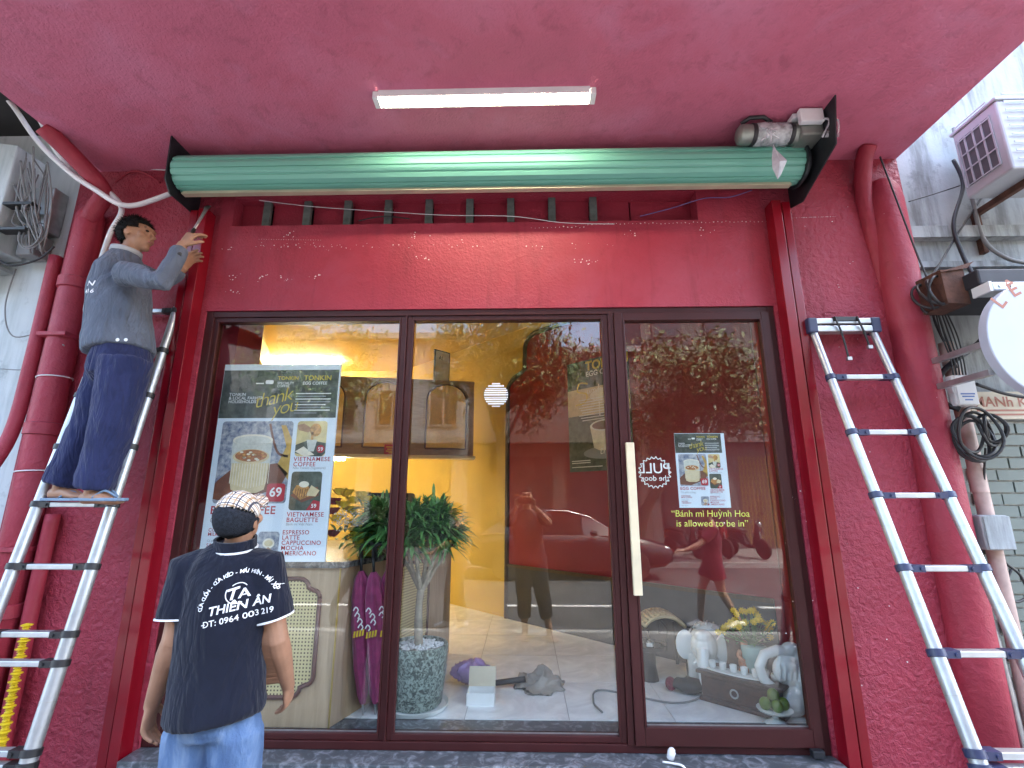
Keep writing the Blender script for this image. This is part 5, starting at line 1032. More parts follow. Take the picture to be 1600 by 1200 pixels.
# --- the man in the navy polo shirt, back to the camera, head tilted up
Y0 = -.9; g = V((-1.14, Y0, 0))
J = dict(head=P(379, 806, Y0) + V((0, -.02, -.015)), neck=V((-1.135, Y0 - .005, 1.405)), chest=V((-1.15, Y0, 1.2)), waist=V((-1.16, Y0, 1.0)), pelvis=V((-1.13, Y0 + .01, .88)),
         shL=V((-1.305, Y0 - .01, 1.325)), shR=V((-1.015, Y0 + .0, 1.335)), elL=P(272, 1000, Y0 - .04), elR=V((-.95, Y0 + .03, 1.06)), wrL=P(238, 1098, Y0 + .04), wrR=V((-.955, Y0 + .17, .86)),
         hipL=V((-1.215, Y0, .86)), hipR=V((-1.065, Y0, .86)), knL=V((-1.235, Y0 + .03, .46)), knR=V((-1.035, Y0 + .03, .46)), anL=V((-1.245, Y0, .09)), anR=V((-1.03, Y0, .09)), toeL=V((-1.29, Y0 + .2, .03)), toeR=V((-1.0, Y0 + .2, .03)))
tl = R(24); lf, lu = V((.05, math.cos(tl), math.sin(tl))), V((0, -math.sin(tl), math.cos(tl)))
body, H, side = person(J, 'man in navy polo shirt and plaid cap, back turned, looking up at the shutter', (lf, lu), voxel=.005, hands={'L': ((-.12, .12, -1), (1, .1, 0), (.2, 1, .1), .75), 'R': ((-.1, .5, -.8), (-1, 0, 0), (0, 1, .5), .6)})
up = (J['neck'] - J['pelvis']).normalized(); sL, sR = V(J['shL']), V(J['shR']); eL, eR = V(J['elL']), V(J['elR'])
shirt = garment('polo_shirt', 'polo', body, .008, [
    ([V((-1.14, Y0 + .005, .80)), V((-1.14, Y0 + .005, .825)), V((-1.143, Y0, .91)), V((-1.15, Y0, 1.02)), V((-1.15, Y0, 1.17)), V((-1.15, Y0, 1.28)), V((-1.145, Y0 - .005, 1.345)), V((-1.14, Y0 - .008, 1.385)), V((-1.135, Y0 - .01, 1.415))], [(.170, .148), (.174, .152), (.166, .145), (.155, .13), (.166, .13), (.166, .118), (.145, .097), (.1, .08), (.064, .063)], side),
    ([sL + V((.04, 0, .0)), sL + V((-.005, 0, -.0)), sL.lerp(eL, .3), sL.lerp(eL, .62), sL.lerp(eL, .72)], [.066, .072, .074, .078, .076], None), ([sR + V((-.04, 0, .0)), sR + V((.005, 0, -.0)), sR.lerp(eR, .3), sR.lerp(eR, .62), sR.lerp(eR, .72)], [.064, .069, .071, .073, .071], None)], .006, 9)
for v in shirt.data.vertices:        # hem hangs lower at the left than at the right
    w_ = v.co + shirt.location + wloc(body)
    if w_.z < 1.0: v.co.z += (w_.x + 1.22) * .09 * (1.0 - w_.z) / .22
# cuffs, collar and print
def ringband(name, mt, c, ax, r, h, th, parent, e=1.0):
    m = MB(); ax = V(ax).normalized(); m.lathe([(r, 0), (r + th, 0), (r + th, h), (r, h), (r, 0)], c, 28, ax); return m.build(name, mt, parent, 'auto')
for s_, a, b, rr in (('L', sL, eL, .0765), ('R', sR, eR, .0715)):
    c = a.lerp(b, .705); ringband('sleeve_piping', 'polo_rim', c, b - a, rr - .004, .006, .0065, shirt)
nk = V((-1.133, Y0 - .012, 1.40)); ca_ = V((.04, -.22, 1)).normalized()
ringband('collar', 'polo', nk, ca_, .066, .034, .01, shirt); ringband('collar_piping', 'polo_rim', nk - ca_ * .008, ca_, .07, .006, .011, shirt)
bpy.context.view_layer.update()
bvh = BVHTree.FromPolygons([shirt.matrix_world @ v.co for v in shirt.data.vertices], [tuple(p.vertices) for p in shirt.data.polygons])
def print_on(bv, parent, o, u, v, d, items, mt='print', name='back_print', lift=.0025):
    """lettering pressed onto a garment: (text, x, y, size, bold, shear, rot)"""
    M_ = MB(); u, v, d = V(u).normalized(), V(v).normalized(), V(d).normalized()
    def put(vs, fs):
        out = []
        for x, y in vs:
            q_ = V(o) + u * x + v * y; h = bv.ray_cast(q_ - d * .6, d)
            out.append((h[0] if h[0] else q_) - d * lift)
        M_.add(out, fs)
    for body_, x, y, sz, bold, shear, rot in items:
        if body_ == '*arc':
            txt, rad, a0, a1, s2 = x; n_ = len(txt)
            for i, ch in enumerate(txt):
                a = a0 + (a1 - a0) * (i + .5) / n_; t = R(a); vs, fs = text2d(ch, s2, .018); c_, q_ = math.cos(t - math.pi / 2), math.sin(t - math.pi / 2)
                if fs: put([(rad * math.cos(t) + p * c_ - r_ * q_ + y[0], rad * math.sin(t) * y[2] + p * q_ + r_ * c_ + y[1]) for p, r_ in vs], fs)
        elif body_ == '*poly':
            n_ = len(x); put(x, [tuple(range(n_))])
        else:
            vs, fs = text2d(body_, sz, bold, shear); c_, q_ = math.cos(R(rot)), math.sin(R(rot)); put([(x + p * c_ - r_ * q_, y + p * q_ + r_ * c_) for p, r_ in vs], fs)
    return M_.build(name, mt, parent, fix=False)
def arcpoly(cx, cy, r0, r1, a0, a1, n=10): return [(cx + r0 * math.cos(R(a0 + (a1 - a0) * i / n)), cy + r0 * math.sin(R(a0 + (a1 - a0) * i / n))) for i in range(n + 1)] + [(cx + r1 * math.cos(R(a1 - (a1 - a0) * i / n)), cy + r1 * math.sin(R(a1 - (a1 - a0) * i / n))) for i in range(n + 1)]
po = P(361, 950, Y0 - .14); pu, pv = V((1, 0, .19)), V((-.12, 0, 1))
print_on(bvh, shirt, po, pu, pv, (0, 1, 0), [('*arc', ('CỬA CUỐN - CỬA KÉO - MÁI HIÊN - MÁI XẾP', .112, 174, 14, .0195), (0, -.004, 1.02), 0, 0, 0, 0), ('THIÊN ÂN', .004, -.014, .041, .02, .15, 0), ('DT: 0964 003 219', .0, -.05, .029, .012, .0, 0), ('*poly', [(-.1115, -.0425), (-.099, -.0425), (-.099, -.039), (-.1115, -.039)], 0, 0, 0, 0, 0),
    ('*poly', [(-.03, .062), (.006, .066), (.006, .058), (-.006, .056), (-.014, .024), (-.022, .024), (-.014, .056), (-.03, .054)], 0, 0, 0, 0, 0), ('*poly', [(.0, .024), (.016, .056), (.022, .056), (.036, .024), (.028, .024), (.018, .046), (.008, .024)], 0, 0, 0, 0, 0), ('*poly', [(.008, .032), (.03, .032), (.03, .036), (.008, .036)], 0, 0, 0, 0, 0), ('*poly', arcpoly(0, .044, .034, .0375, 150, 290), 0, 0, 0, 0, 0), ('*poly', arcpoly(.002, .05, .026, .029, 30, 130), 0, 0, 0, 0, 0)])
jn = trousers(J, side, 'jeans', 'denim', body, .009, (.098, .092, .08, .075, .07), .07, .97, .006)
for v in jn.data.vertices:           # tucked well inside the loose shirt
    w_ = v.co + jn.location + wloc(body); k_ = min(1, max(0, (w_.z - .76) / .06)); ax_ = V((-1.145, Y0 + .01, w_.z)); v.co += (ax_ - w_) * (.2 * k_)
for v in body.data.vertices:
    w_ = v.co + body.location
    if abs(w_.x + 1.14) < .17 and .55 < w_.z < 1.1 and w_.y < Y0 + .13: k_ = min(1, (w_.z - .55) / .15, (1.1 - w_.z) / .1); v.co += (V((-1.145, Y0 + .01, w_.z)) - w_) * (.3 * k_)
for s_ in 'LR':
    an, toe = V(J['an' + s_]), V(J['toe' + s_]); td = (toe - an); td.z = 0; td.normalize()
    MB().tube([an - td * .06 + V((0, 0, -.045)), an + td * .04 + V((0, 0, -.035)), toe - td * .03 + V((0, 0, .012)), toe + td * .02 + V((0, 0, .008))], [(.042, .04), (.046, .05), (.05, .035), (.03, .02)], 14, side=td.cross(V((0, 0, 1)))).build('shoe', 'blackp', body, True)
c, f, u, r = H
cut_back = lambda a, b, s_: b > -.052 - a * .25 and (a + b * 1.05) < .03 and not (a > .05)
cut_top = lambda a, b, s_: (a + b * 1.05) >= .014 and b > .012
hairshell(c, f, u, r, body, 'mesh', cut_back, 1.05, 'cap_back', .001); cp_ = hairshell(c, f, u, r, body, 'plaid', cut_top, 1.065, 'cap_crown', .001)
m = MB()
for k_ in (0, .008): m.v += [c + u * (.045 + k_) + f * .075 + r * x + f * (.085 * math.sqrt(max(0, 1 - (x / .078) ** 2))) - u * (abs(x) * .25) for x in [-.078 + .012 * i for i in range(14)]] + [c + u * (.045 + k_) + f * (.06 + .03 * (1 - (x / .078) ** 2)) + r * x - u * abs(x) * .25 for x in [-.078 + .012 * i for i in range(14)]]
m.f = [(i, i + 1, i + 15, i + 14) for i in range(13)] + [(28 + i + 14, 28 + i + 15, 28 + i + 1, 28 + i) for i in range(13)] + [(i + 1, i, 28 + i, 28 + i + 1) for i in range(13)]
m.build('cap_visor', 'plaid', body, True, fix=False); MB().ball(c + u * .128 - f * .012, .008).build('cap_button', 'plaid', body, True)

# --- the worker on the left ladder, in profile, reaching up with a scraper
Yc = -.33
def W(x, y, dy=0): return P(x, y, Yc + dy)
J = dict(head=W(214, 366, .0) + V((0, 0, -.01)), neck=W(192, 405), chest=W(190, 450), waist=W(186, 510), pelvis=W(190, 565), shR=W(197, 428, -.14), shL=W(205, 425, .14), elR=W(254, 440, -.19), elL=W(255, 440, .16), wrR=W(284, 385, -.13), wrL=W(285, 420, .16),
         hipR=W(196, 572, -.085), hipL=W(180, 570, .085), knR=W(176, 668, -.10), knL=W(143, 668, .07), anR=W(146, 764, -.08), anL=W(96, 758, .06), toeR=W(198, 784, -.08), toeL=W(112, 778, .06))
for s_ in 'LR': an = J['an' + s_]; J['toe' + s_] = V((an.x + .17, an.y - .02, an.z - .06))
lf, lu = V((.96, .1, .08)), V((-.06, 0, 1))
hd_ = (V((.42, .1, .9)), V((.3, 1, 0)), V((.8, -.3, -.4)), 1.25, .9)
wk_, H, side = person(J, 'worker in grey jacket and navy trousers on the left ladder, reaching up', (lf, lu), voxel=.005, hands={'R': hd_, 'L': ((.3, .2, .9), (.8, 0, -.2), (0, -1, 0), .9)}, hair=False, slim=.72)
c, f, u, r = H
hairshell(c, f, u, r, wk_, 'hair', lambda a, b, s_: (b > .056 and a < .088) or (a < .05 and b > .022) or (a < -.028 and b > -.055) or (a < .002 and b > -.004), 1.04, 'hair', .007, .001)
hs_ = [o for o in wk_.children if o.name.startswith('hair')][0]; tf = MB(); rn_ = random.Random(11); cen = c + u * .026 - f * .012   # short strands over the scalp
pts_ = [v.co + hs_.location + wloc(wk_) for v in hs_.data.vertices]
for i in range(1500):
    p_ = rn_.choice(pts_); o_ = (p_ - cen).normalized(); d_ = (o_ * .55 + f * rn_.uniform(.0, .5) - u * rn_.uniform(.1, .6) + r * rn_.gauss(0, .35)).normalized(); p_ = p_ + V((rn_.gauss(0, .004), rn_.gauss(0, .004), rn_.gauss(0, .004))); w2_ = d_.cross(o_).normalized() * .0016; L_ = rn_.uniform(.012, .024)
    tf.add([p_ - w2_ - o_ * .003, p_ + w2_ - o_ * .003, p_ + d_ * L_], [(0, 1, 2)])
tag(tf.build('hair_strands', 'hair', wk_, False, fix=False), None, kind='stuff')
sR, sL, eR, eL, wR, wL = (V(J[k_]) for k_ in ('shR', 'shL', 'elR', 'elL', 'wrR', 'wrL')); nk, ch, ws_, pe = (V(J[k_]) for k_ in ('neck', 'chest', 'waist', 'pelvis')); sd = V((.05, -1, 0))
jk = garment('jacket', 'jacket', wk_, .009, [
    ([W(187, 552), W(187, 546), W(187, 500), W(188, 460), W(191, 428), W(193, 408), W(195, 396)], [(.18, .152), (.184, .156), (.178, .142), (.18, .13), (.165, .108), (.105, .09), (.068, .068)], sd),
    ([sR + V((-.03, .04, .02)), sR, sR.lerp(eR, .5), eR, eR.lerp(wR, .5), eR.lerp(wR, .86), eR.lerp(wR, .93)], [.062, .068, .058, .054, .046, .042, .038], None), ([sL + V((-.03, -.04, .02)), sL, sL.lerp(eL, .5), eL, eL.lerp(wL, .5), eL.lerp(wL, .93)], [.066, .072, .064, .058, .05, .04], None)], .009, 9)
yk = MB(); yk.lathe([(.072, 0), (.08, .003), (.078, .03), (.07, .032)], W(196, 398), 22, (.12, -.02, 1)); yk.build('collar', mat('pale_grey_cloth', (.4, .42, .45), .85), jk, True)
for px in (184, 197): q_ = W(px, 531, -.19); MB().lathe([(.009, 0), (.009, .003)], q_, 12, (.1, -1, 0)).build('button', 'white', jk)
bpy.context.view_layer.update()
bv = BVHTree.FromPolygons([jk.matrix_world @ v.co for v in jk.data.vertices], [tuple(p.vertices) for p in jk.data.polygons])
bd = V((.72, .69, 0)).normalized(); bu = V((bd.y, -bd.x, 0))
print_on(bv, jk, W(160, 452, -.12), bu, (0, 0, 1), bd, [('N', .028, -.004, .042, .02, .15, 0), ('416', .028, -.047, .034, .016, 0, 0)])
trousers(J, sd, 'trousers', 'navy', wk_, .009, (.122, .112, .098, .09, .088), .08, .985, .010)
for s_ in 'RL':
    an, toe = V(J['an' + s_]), V(J['toe' + s_]); td = (toe - an); td.z = 0; td.normalize(); zf = 1.5725; a, b = an - td * .06, an + td * .19
    wv = td.cross(V((0, 0, 1))); fl = part('flip_flop', wk_); po_ = [(-.075 + .0, -.035), (-.085, 0), (-.075, .035), (.04, .036), (.13, .05), (.18, .035), (.19, 0), (.18, -.035), (.13, -.048), (.04, -.034)]
    MB().prism(po_, V((an.x, an.y, zf)), td, wv, (0, 0, 1), .016).build('sole', 'flip', fl, bevel=.004); q_ = V((an.x, an.y, zf + .016))
    MB().tube(bez([q_ + td * .04 + wv * .034, q_ + td * .09 + wv * .02 + V((0, 0, .035)), q_ + td * .145 + V((0, 0, .004)), q_ + td * .09 - wv * .02 + V((0, 0, .035)), q_ + td * .04 - wv * .034], 4), .006, 6).build('strap', 'flip', fl, True)
sp = thing('scraper', V(J['wrR']), 'grey metal scraper held up by the worker on the ladder', 'tool'); a = W(290, 381, -.10); b = P(325, 322, -.13)
MB().tube([a - (b - a) * .25, a, a.lerp(b, .35)], .011, 8).build('handle', 'blackp', sp, True); MB().tube([a.lerp(b, .3), a.lerp(b, .8), b], [(.007, .007), (.012, .006), (.02, .003)], 10).build('blade', 'steel', sp, True)

# --- the photographer, seen only in the glass
J = dict(head=V((.03, -3.24, 1.63)), neck=V((.03, -3.3, 1.47)), chest=V((.03, -3.31, 1.26)), waist=V((.05, -3.3, 1.06)), pelvis=V((.06, -3.29, .93)), shL=V((-.155, -3.3, 1.40)), shR=V((.22, -3.3, 1.40)), elL=V((-.24, -3.13, 1.30)), elR=V((.30, -3.13, 1.32)), wrL=V((-.10, -3.0, 1.50)), wrR=V((.12, -3.0, 1.50)),
         hipL=V((-.03, -3.29, .9)), hipR=V((.15, -3.29, .9)), knL=V((-.01, -3.24, .49)), knR=V((.21, -3.22, .49)), anL=V((.0, -3.27, .085)), anR=V((.29, -3.22, .085)), toeL=V((-.04, -3.08, .03)), toeR=V((.36, -3.04, .03)))
ph, H, side = person(J, 'person in dark clothes photographing, reflected in the middle window pane', (V((0, 1, -.02)), V((0, 0, 1))), 'skin2', .009, hands={'L': ((.12, .35, .9), (.5, .85, 0), (1, 0, 0), .7, .6, .85), 'R': ((-.12, .35, .9), (-.5, .85, 0), (-1, 0, 0), .7, .6, .85)})
g_ = lambda k_: V(J[k_])
garment('shirt', 'dark', ph, .011, [([g_('pelvis') + V((0, 0, -.08)), g_('pelvis'), g_('waist'), g_('chest'), g_('chest') + V((0, 0, .12)), g_('neck') + V((0, 0, -.03)), g_('neck')], [(.2, .15), (.195, .145), (.18, .13), (.2, .135), (.17, .1), (.1, .08), (.065, .065)], side)] + [([g_('sh' + s_), g_('sh' + s_).lerp(g_('el' + s_), .5), g_('sh' + s_).lerp(g_('el' + s_), .8)], [.08, .078, .075], None) for s_ in 'LR'], .006)
trousers(J, side, 'cropped_trousers', 'dark', ph, .011, (.12, .108, .09, .082, .078), .05, .62, .006)
for s_ in 'LR': an = g_('an' + s_); MB().box((an.x - .05, an.y - .08, .014), (an.x + .05, an.y + .19, .032)).build('sandal', 'blackp', ph, bevel=.008)
ph2 = thing('smartphone', (0, -2.93, 1.5), 'black smartphone held up by the photographer in the reflection', 'phone'); box('case', (-.078, -2.923, 1.538), (.078, -2.914, 1.612), 'blackp', ph2, .003); MB().lathe([(.007, 0), (.007, .002)], (.0, -2.9135, 1.575), 14, (0, 1, 0)).build('lens', 'carg', ph2)

# --- a woman walking past and a passer-by, in the glass
def walker(x, y, fx, k, label, top, bottom, shorts, sk, stride=.22, arm=0):
    z0 = -.12 if y < -3.7 else .012; f = V((fx, 0, 0)); s = V((0, -fx, 0)); o = V((x, y, z0)); q = lambda a, b, h: o + f * a + s * b + V((0, 0, h * k))
    J = dict(head=q(.02, 0, 1.53), neck=q(-.03, 0, 1.38), chest=q(-.02, 0, 1.18), waist=q(0, 0, 1.0), pelvis=q(0, 0, .88), shL=q(-.02, -.17, 1.32), shR=q(-.02, .17, 1.32), elL=q(-.16, -.2, 1.08), elR=q(.12 + arm, .2, 1.1), wrL=q(-.1, -.2, .85), wrR=q(.3 + arm, .17, .98 + arm * .4), hipL=q(0, -.09, .85), hipR=q(0, .09, .85), knL=q(stride * .75, -.09, .49), knR=q(-stride * .3, .09, .48), anL=q(stride, -.09, .09), anR=q(-stride * 1.25, .09, .13), toeL=q(stride + .17, -.1, .03), toeR=q(-stride * 1.25 + .15, .09, .04))
    b, H, side = person(J, label, (f, V((0, 0, 1))), sk, .011, hands={'L': (V((0, 0, -1)), s, f, .6), 'R': (f, V((0, 0, -1)), -s, .6)})
    g_ = lambda k_: V(J[k_])
    garment('top', top, b, .012, [([g_('pelvis'), g_('waist'), g_('chest'), g_('chest') + V((0, 0, .11)), g_('neck') + V((0, 0, -.03))], [(.175, .135), (.165, .125), (.18, .125), (.16, .095), (.08, .07)], side)] + [([g_('sh' + t), g_('sh' + t).lerp(g_('el' + t), .7)], [.07, .068], None) for t in 'LR'], .005)
    trousers(J, side, 'shorts' if shorts else 'trousers', bottom, b, .012, (.115, .11, .1, .08, .075) if not shorts else (.115, .12, .125, .12, .12), .06, .97, .005) if not shorts else garment('shorts', bottom, b, .012, [([g_('pelvis') + V((0, 0, .06)), g_('pelvis'), g_('pelvis') - V((0, 0, .11))], [(.16, .12), (.18, .135), (.14, .11)], side)] + [([g_('hip' + t), g_('hip' + t).lerp(g_('kn' + t), .55)], [.1, .115], side) for t in 'LR'], .005)
    for t in 'LR':
        an, toe = g_('an' + t), g_('toe' + t); td = (toe - an); td.z = 0; td.normalize()
        MB().tube([an - td * .065 - V((0, 0, .05)), an + td * .02 - V((0, 0, .02)), toe - td * .04, toe + td * .02], [(.04, .035), (.045, .05), (.048, .035), (.03, .02)], 14, side=td.cross(V((0, 0, 1)))).build('shoe', 'white', b, True)
    return b
walker(2.62, -4.35, -1, 1.0, 'person in maroon top and shorts walking, reflected in the glass door', 'darkred', 'darkred', True, 'skin2', .2, .12)
walker(-.95, -4.15, -1, 1.02, 'passer-by in black clothes, reflected beside the plant', 'dark', 'dark', False, 'skin', .1)

# ------------------------------------------------------------------ across the street (seen in the glass)
def house(x0, x1, h, mt, label, ground):
    t = thing('street_house', ((x0 + x1) / 2, -17, 0), label, 'building'); yf = -14.6
    box('wall', (x0, -20, 0), (x1 - .01, yf, h), mt, t); box('cornice', (x0, yf, h - .3), (x1 - .02, yf + .25, h - .08), 'opp3', t); box('balcony', (x0 + .2, yf, 3.55), (x1 - .2, yf + .5, 3.75), mt, t)
    n_ = max(2, int((x1 - x0) / 1.7)); sp_ = (x1 - x0) / n_
    for fl in range(1, int((h - 1) / 3.2) + 1):
        z = fl * 3.3 + .9
        if z + 1.5 > h - .3 or mt == 'opp2': break
        for i in range(n_):
            cx = x0 + sp_ * (i + .5); w_ = part('window', t); box('frame', (cx - .55, yf + .002, z), (cx + .55, yf + .06, z + 1.4), mt, w_); box('pane', (cx - .48, yf + .0605, z + .07), (cx + .48, yf + .066, z + 1.33), 'dglass', w_); box('glazing_bar', (cx - .02, yf + .0665, z + .07), (cx + .02, yf + .075, z + 1.33), mt, w_)
    for a, b, m_ in ground: box('shop_bay', (a, yf + .002, .05), (b, yf + .05, 3.1), m_, t)
    return t
hA = house(4.4, 10.2, 9.5, 'opp1', 'grey street house opposite with a yellow folding gate, reflected in the door', ((4.8, 6.9, 'dglass'),))
for i in range(15):
    x = 7.5 + i * .13; MB().tube([(x, -14.52, .05), (x, -14.52, 3.05)], .018, 6).build('gate_bar', 'gate', hA)
    for j in range(7): MB().tube([(x, -14.5, .3 + j * .4), (x + .13, -14.5, .5 + j * .4), (x, -14.5, .7 + j * .4)], .01, 5).build('gate_lattice', 'gate', hA)
so = thing('fascia_sign', (6.3, -14, 3.9), 'blank white fascia sign on the house opposite', 'sign'); box('panel', (5.6, -13.78, 3.8), (7.3, -13.74, 4.7), 'opp3', so); box('frame', (5.56, -13.785, 3.76), (7.34, -13.781, 4.74), 'steel', so)
house(-2.0, 4.4, 7.2, 'opp2', 'brown street house directly opposite the shop', ((-1.5, 1.0, 'dglass'), (1.5, 4.0, 'dglass'))); house(-9.5, -2.0, 7.8, 'opp3', 'pale stone street house opposite, left of the brown one', ((-8.8, -6, 'dglass'), (-5.4, -2.6, 'dglass')))
house(10.2, 16, 8.4, 'opp2', 'brown street house opposite at the far right', ((10.8, 15.2, 'dglass'),)); house(-17, -9.5, 9, 'opp1', 'grey street house opposite at the far left', ((-16, -10.2, 'dglass'),))
def tree(x, y, lean, cz, cr, n_, label, seed):
    rn = random.Random(seed); t = thing('street_tree', (x, y, 0), label, 'tree', 'street trees opposite'); m = MB(); b = V((x, y, 0)); top = b + V((lean[0], lean[1], cz - cr * .5)); ends = []
    m.tube(bez([b, b + V((lean[0] * .2, lean[1] * .2, cz * .25)), b.lerp(top, .6), top], 5), [.17 - .005 * i for i in range(16)], 10)
    for i in range(11):
        a = rn.random() * 6.28; s_ = b.lerp(top, rn.uniform(.6, 1)); e = top + V((math.cos(a) * cr * rn.uniform(.5, .95), math.sin(a) * cr * rn.uniform(.4, .8), cr * rn.uniform(-.1, 1.0))); m.tube(bez([s_, s_.lerp(e, .5) + V((0, 0, .25)), e], 4), [.06 - .0055 * k_ for k_ in range(9)], 7); ends += [e, s_.lerp(e, .65)]
    m.build('trunk', 'bark', t, True); L = MB()
    cl = [e + V((rn.gauss(0, .45), rn.gauss(0, .4), rn.gauss(0, .35))) for e in ends for _ in range(4)]
    for i in range(n_):
        c = rn.choice(cl) + V((rn.gauss(0, .3), rn.gauss(0, .3), rn.gauss(0, .22))); d = V((rn.gauss(0, 1), rn.gauss(0, 1), rn.gauss(-.5, .6))).normalized(); s_ = d.cross(V((rn.random(), rn.random(), 1))).normalized(); l = rn.uniform(.14, .26)
        L.add([c, c + d * l * .5 + s_ * l * .2, c + d * l, c + d * l * .5 - s_ * l * .2], [(0, 1, 2, 3)])
    L.build('crown', 'leaf2', t, False, fix=False)
tree(3.0, -11.2, (1.7, .6), 5.2, 2.3, 11000, 'leafy street tree reflected at the top of the glass door', 1); tree(-.6, -11.2, (-.1, .7), 5.9, 2.3, 12000, 'leafy street tree reflected at the top of the middle pane', 2); tree(-7, -11.8, (.4, .3), 6.2, 2.0, 6000, 'leafy street tree opposite at the far left', 5)
# parked car
car = thing('parked_car', (1.1, -9.1, -.12), 'dark parked car across the road, reflected in the middle pane and door', 'car'); X0, yc, z0 = -1.25, -9.12, -.12
S = [(0, .42, .80, .70), (.08, .33, .90, .80), (.5, .24, .98, .88), (1.2, .22, 1.0, .905), (2.2, .22, .99, .91), (3.0, .22, .97, .905), (3.7, .24, .90, .88), (4.3, .30, .78, .80), (4.5, .40, .66, .68)]
def ring(x, zb, zt, hw): return [V((X0 + x, yc + y * hw, z0 + zb + (zt - zb) * z)) for y, z in ((-.9, 0), (-1, .18), (-1, .55), (-.96, .86), (-.86, 1), (0, 1.03), (.86, 1), (.96, .86), (1, .55), (1, .18), (.9, 0), (0, -.02))]
def loft(rings, name, mt, sm='auto'):
    m = MB(); k_ = len(rings[0]); m.v = [p for g_ in rings for p in g_]; m.f = [(i * k_ + j, i * k_ + (j + 1) % k_, (i + 1) * k_ + (j + 1) % k_, (i + 1) * k_ + j) for i in range(len(rings) - 1) for j in range(k_)] + [tuple(range(k_)), tuple(range(len(rings) * k_ - 1, (len(rings) - 1) * k_ - 1, -1))]; return m.build(name, mt, car, sm)
loft([ring(*s_) for s_ in S], 'body', 'carp')
G = [(.25, .98, .99, .70), (.95, .99, 1.42, .68), (1.5, .99, 1.50, .69), (2.2, .99, 1.49, .69), (2.7, .98, 1.36, .68), (3.35, .96, .97, .74)]
loft([[V((X0 + x, yc + y * w_, z0 + z)) for y, z in ((-1.18, zb - .03), (-1, zt - .03), (-.9, zt - .012), (.9, zt - .012), (1, zt - .03), (1.18, zb - .03))] for x, zb, zt, w_ in G], 'windows', 'carg')
loft([[V((X0 + x, yc + y * w_, z0 + z)) for y, z in ((-1.02, zt - .035), (-.9, zt + .004), (.9, zt + .004), (1.02, zt - .035), (.9, zt - .009), (-.9, zt - .009))] for x, zb, zt, w_ in G[1:5]], 'roof', 'carp')
for s_ in (-1, 1):
    for x in (.95, 1.62, 2.0): pass
    MB().tube([(X0 + 1.62, yc + s_ * .86, z0 + .96), (X0 + 1.62, yc + s_ * .69, z0 + 1.47)], .025, 6).build('pillar', 'carp', car); MB().tube([V((X0 + x, yc + s_ * w_ * 1.03, z0 + zt - .02)) for x, zb, zt, w_ in G[1:]], .014, 6).build('window_trim', 'chrome', car, True)
    MB().ball((X0 + 2.75, yc + s_ * .98, z0 + 1.0), (.09, 0, 0), (0, .07, 0), (0, 0, .06)).build('mirror', 'carp', car, True); MB().ball((X0 + 4.33, yc + s_ * .62, z0 + .68), (.14, 0, 0), (0, .14, 0), (0, 0, .06)).build('headlight', 'chrome', car, True); MB().box((X0 - .02, yc + s_ * .68 - .1, z0 + .68), (X0 + .07, yc + s_ * .68 + .1, z0 + .78)).build('tail_light', 'tail', car)
    for x in (1.35, 2.15): MB().box((X0 + x, yc + s_ * .905 - .012, z0 + .80), (X0 + x + .18, yc + s_ * .905 + .012, z0 + .83)).build('door_handle', 'chrome', car)
    for x in (.85, 3.62):
        wh = part('wheel', car); c = V((X0 + x, yc + s_ * .80, z0 + .325)); wh.location = (0, 0, 0)
        MB().lathe([(.2, -.1), (.30, -.1), (.325, -.07), (.325, .07), (.30, .1), (.2, .1)], c, 28, (0, s_, 0)).build('tyre', 'rubber', wh, 'auto'); m = MB(); m.lathe([(.2, .07), (.2, .085), (.05, .095), (.01, .1)], c, 28, (0, s_, 0)); m.build('rim', 'steel', wh)
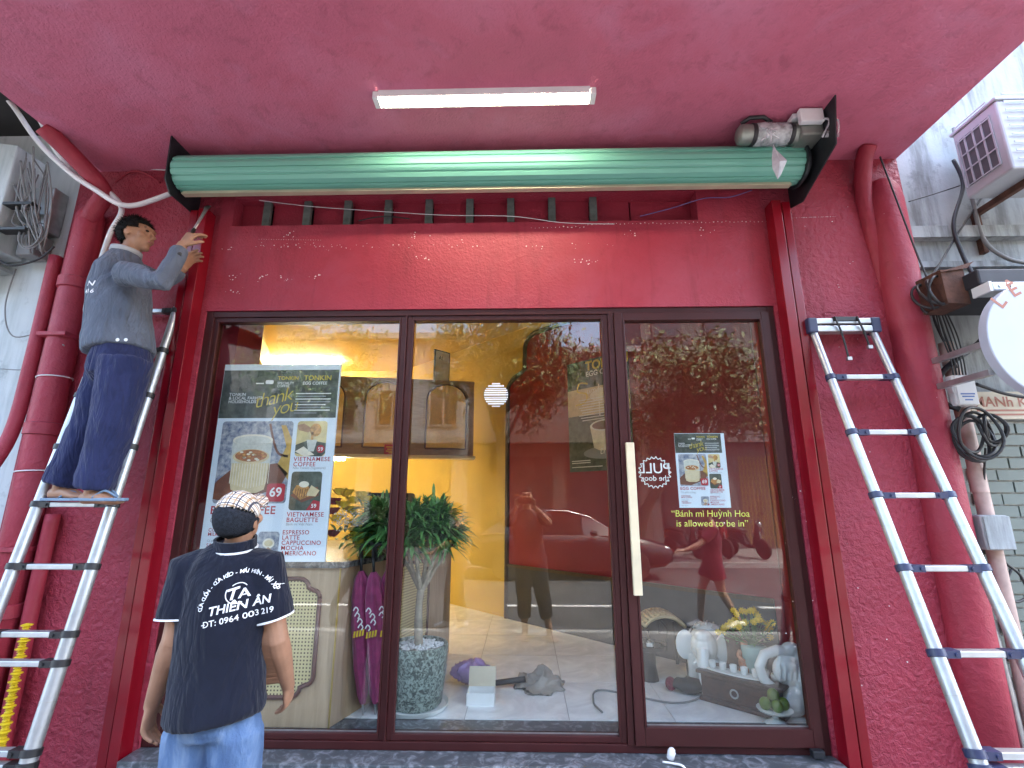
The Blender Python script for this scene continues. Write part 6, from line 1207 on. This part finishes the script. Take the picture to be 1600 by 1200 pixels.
# scooters parked by the far kerb
def scooter(x, y, rz, mt, label):
    t = thing('motor_scooter', (x, y, 0), label, 'motorcycle', 'scooters parked opposite'); mt_ = Matrix.Translation((x, y, 0)) @ Matrix.Rotation(rz, 4, 'Z'); f = lambda *p: mt_ @ V(p); ax = (mt_.to_3x3() @ V((0, 1, 0)))
    for xx in (-.62, .62): MB().lathe([(.17, -.045), (.25, -.04), (.27, 0), (.25, .04), (.17, .045)], f(xx, 0, .272), 22, ax).build('wheel', 'rubber', t, 'auto')
    MB().tube([f(-.75, 0, .62), f(-.5, 0, .60), f(-.15, 0, .5), f(.05, 0, .33), f(.3, 0, .3), f(.42, 0, .45), f(.5, 0, .8), f(.48, 0, .95)], [(.08, .07), (.13, .15), (.14, .16), (.12, .06), (.12, .05), (.15, .05), (.13, .06), (.08, .05)], 14, side=ax).build('body', mt, t, True)
    MB().tube([f(-.72, 0, .74), f(-.4, 0, .76), f(-.02, 0, .72)], [(.09, .04), (.13, .05), (.1, .04)], 12, side=ax).build('seat', 'blackp', t, True); MB().tube([f(.62, 0, .28), f(.5, 0, .8), f(.44, 0, 1.02)], .025).build('fork', 'steel', t, True)
    MB().tube([f(.36, -.33, 1.02), f(.44, -.1, 1.03), f(.44, .1, 1.03), f(.36, .33, 1.02)], .015).build('handlebar', 'blackp', t, True); MB().ball(f(.53, 0, .93), .075).build('headlight', 'chrome', t, True); MB().box((-.8, -.06, .5), (-.76, .06, .6), mt_).build('tail_light', 'tail', t)
    for s_ in (-1, 1): MB().tube([f(.42, s_ * .2, 1.03), f(.40, s_ * .28, 1.2)], .006).build('mirror_arm', 'black', t); MB().ball(f(.40, s_ * .29, 1.22), .05).build('mirror', 'black', t, True)
scooter(4.6, -12.0, 1.2, 'blackp', 'black scooter parked by the far kerb behind the car, leftmost of three'); scooter(5.5, -12.1, 1.35, 'tail', 'red scooter parked on the far pavement between two dark ones'); scooter(6.4, -12.0, 1.25, 'carp', 'dark scooter parked nearest the yellow gate')
bpy.data.scenes.remove(workshop)
print('objects', len(bpy.data.objects), 'faces', sum(len(m_.polygons) for m_ in bpy.data.meshes))
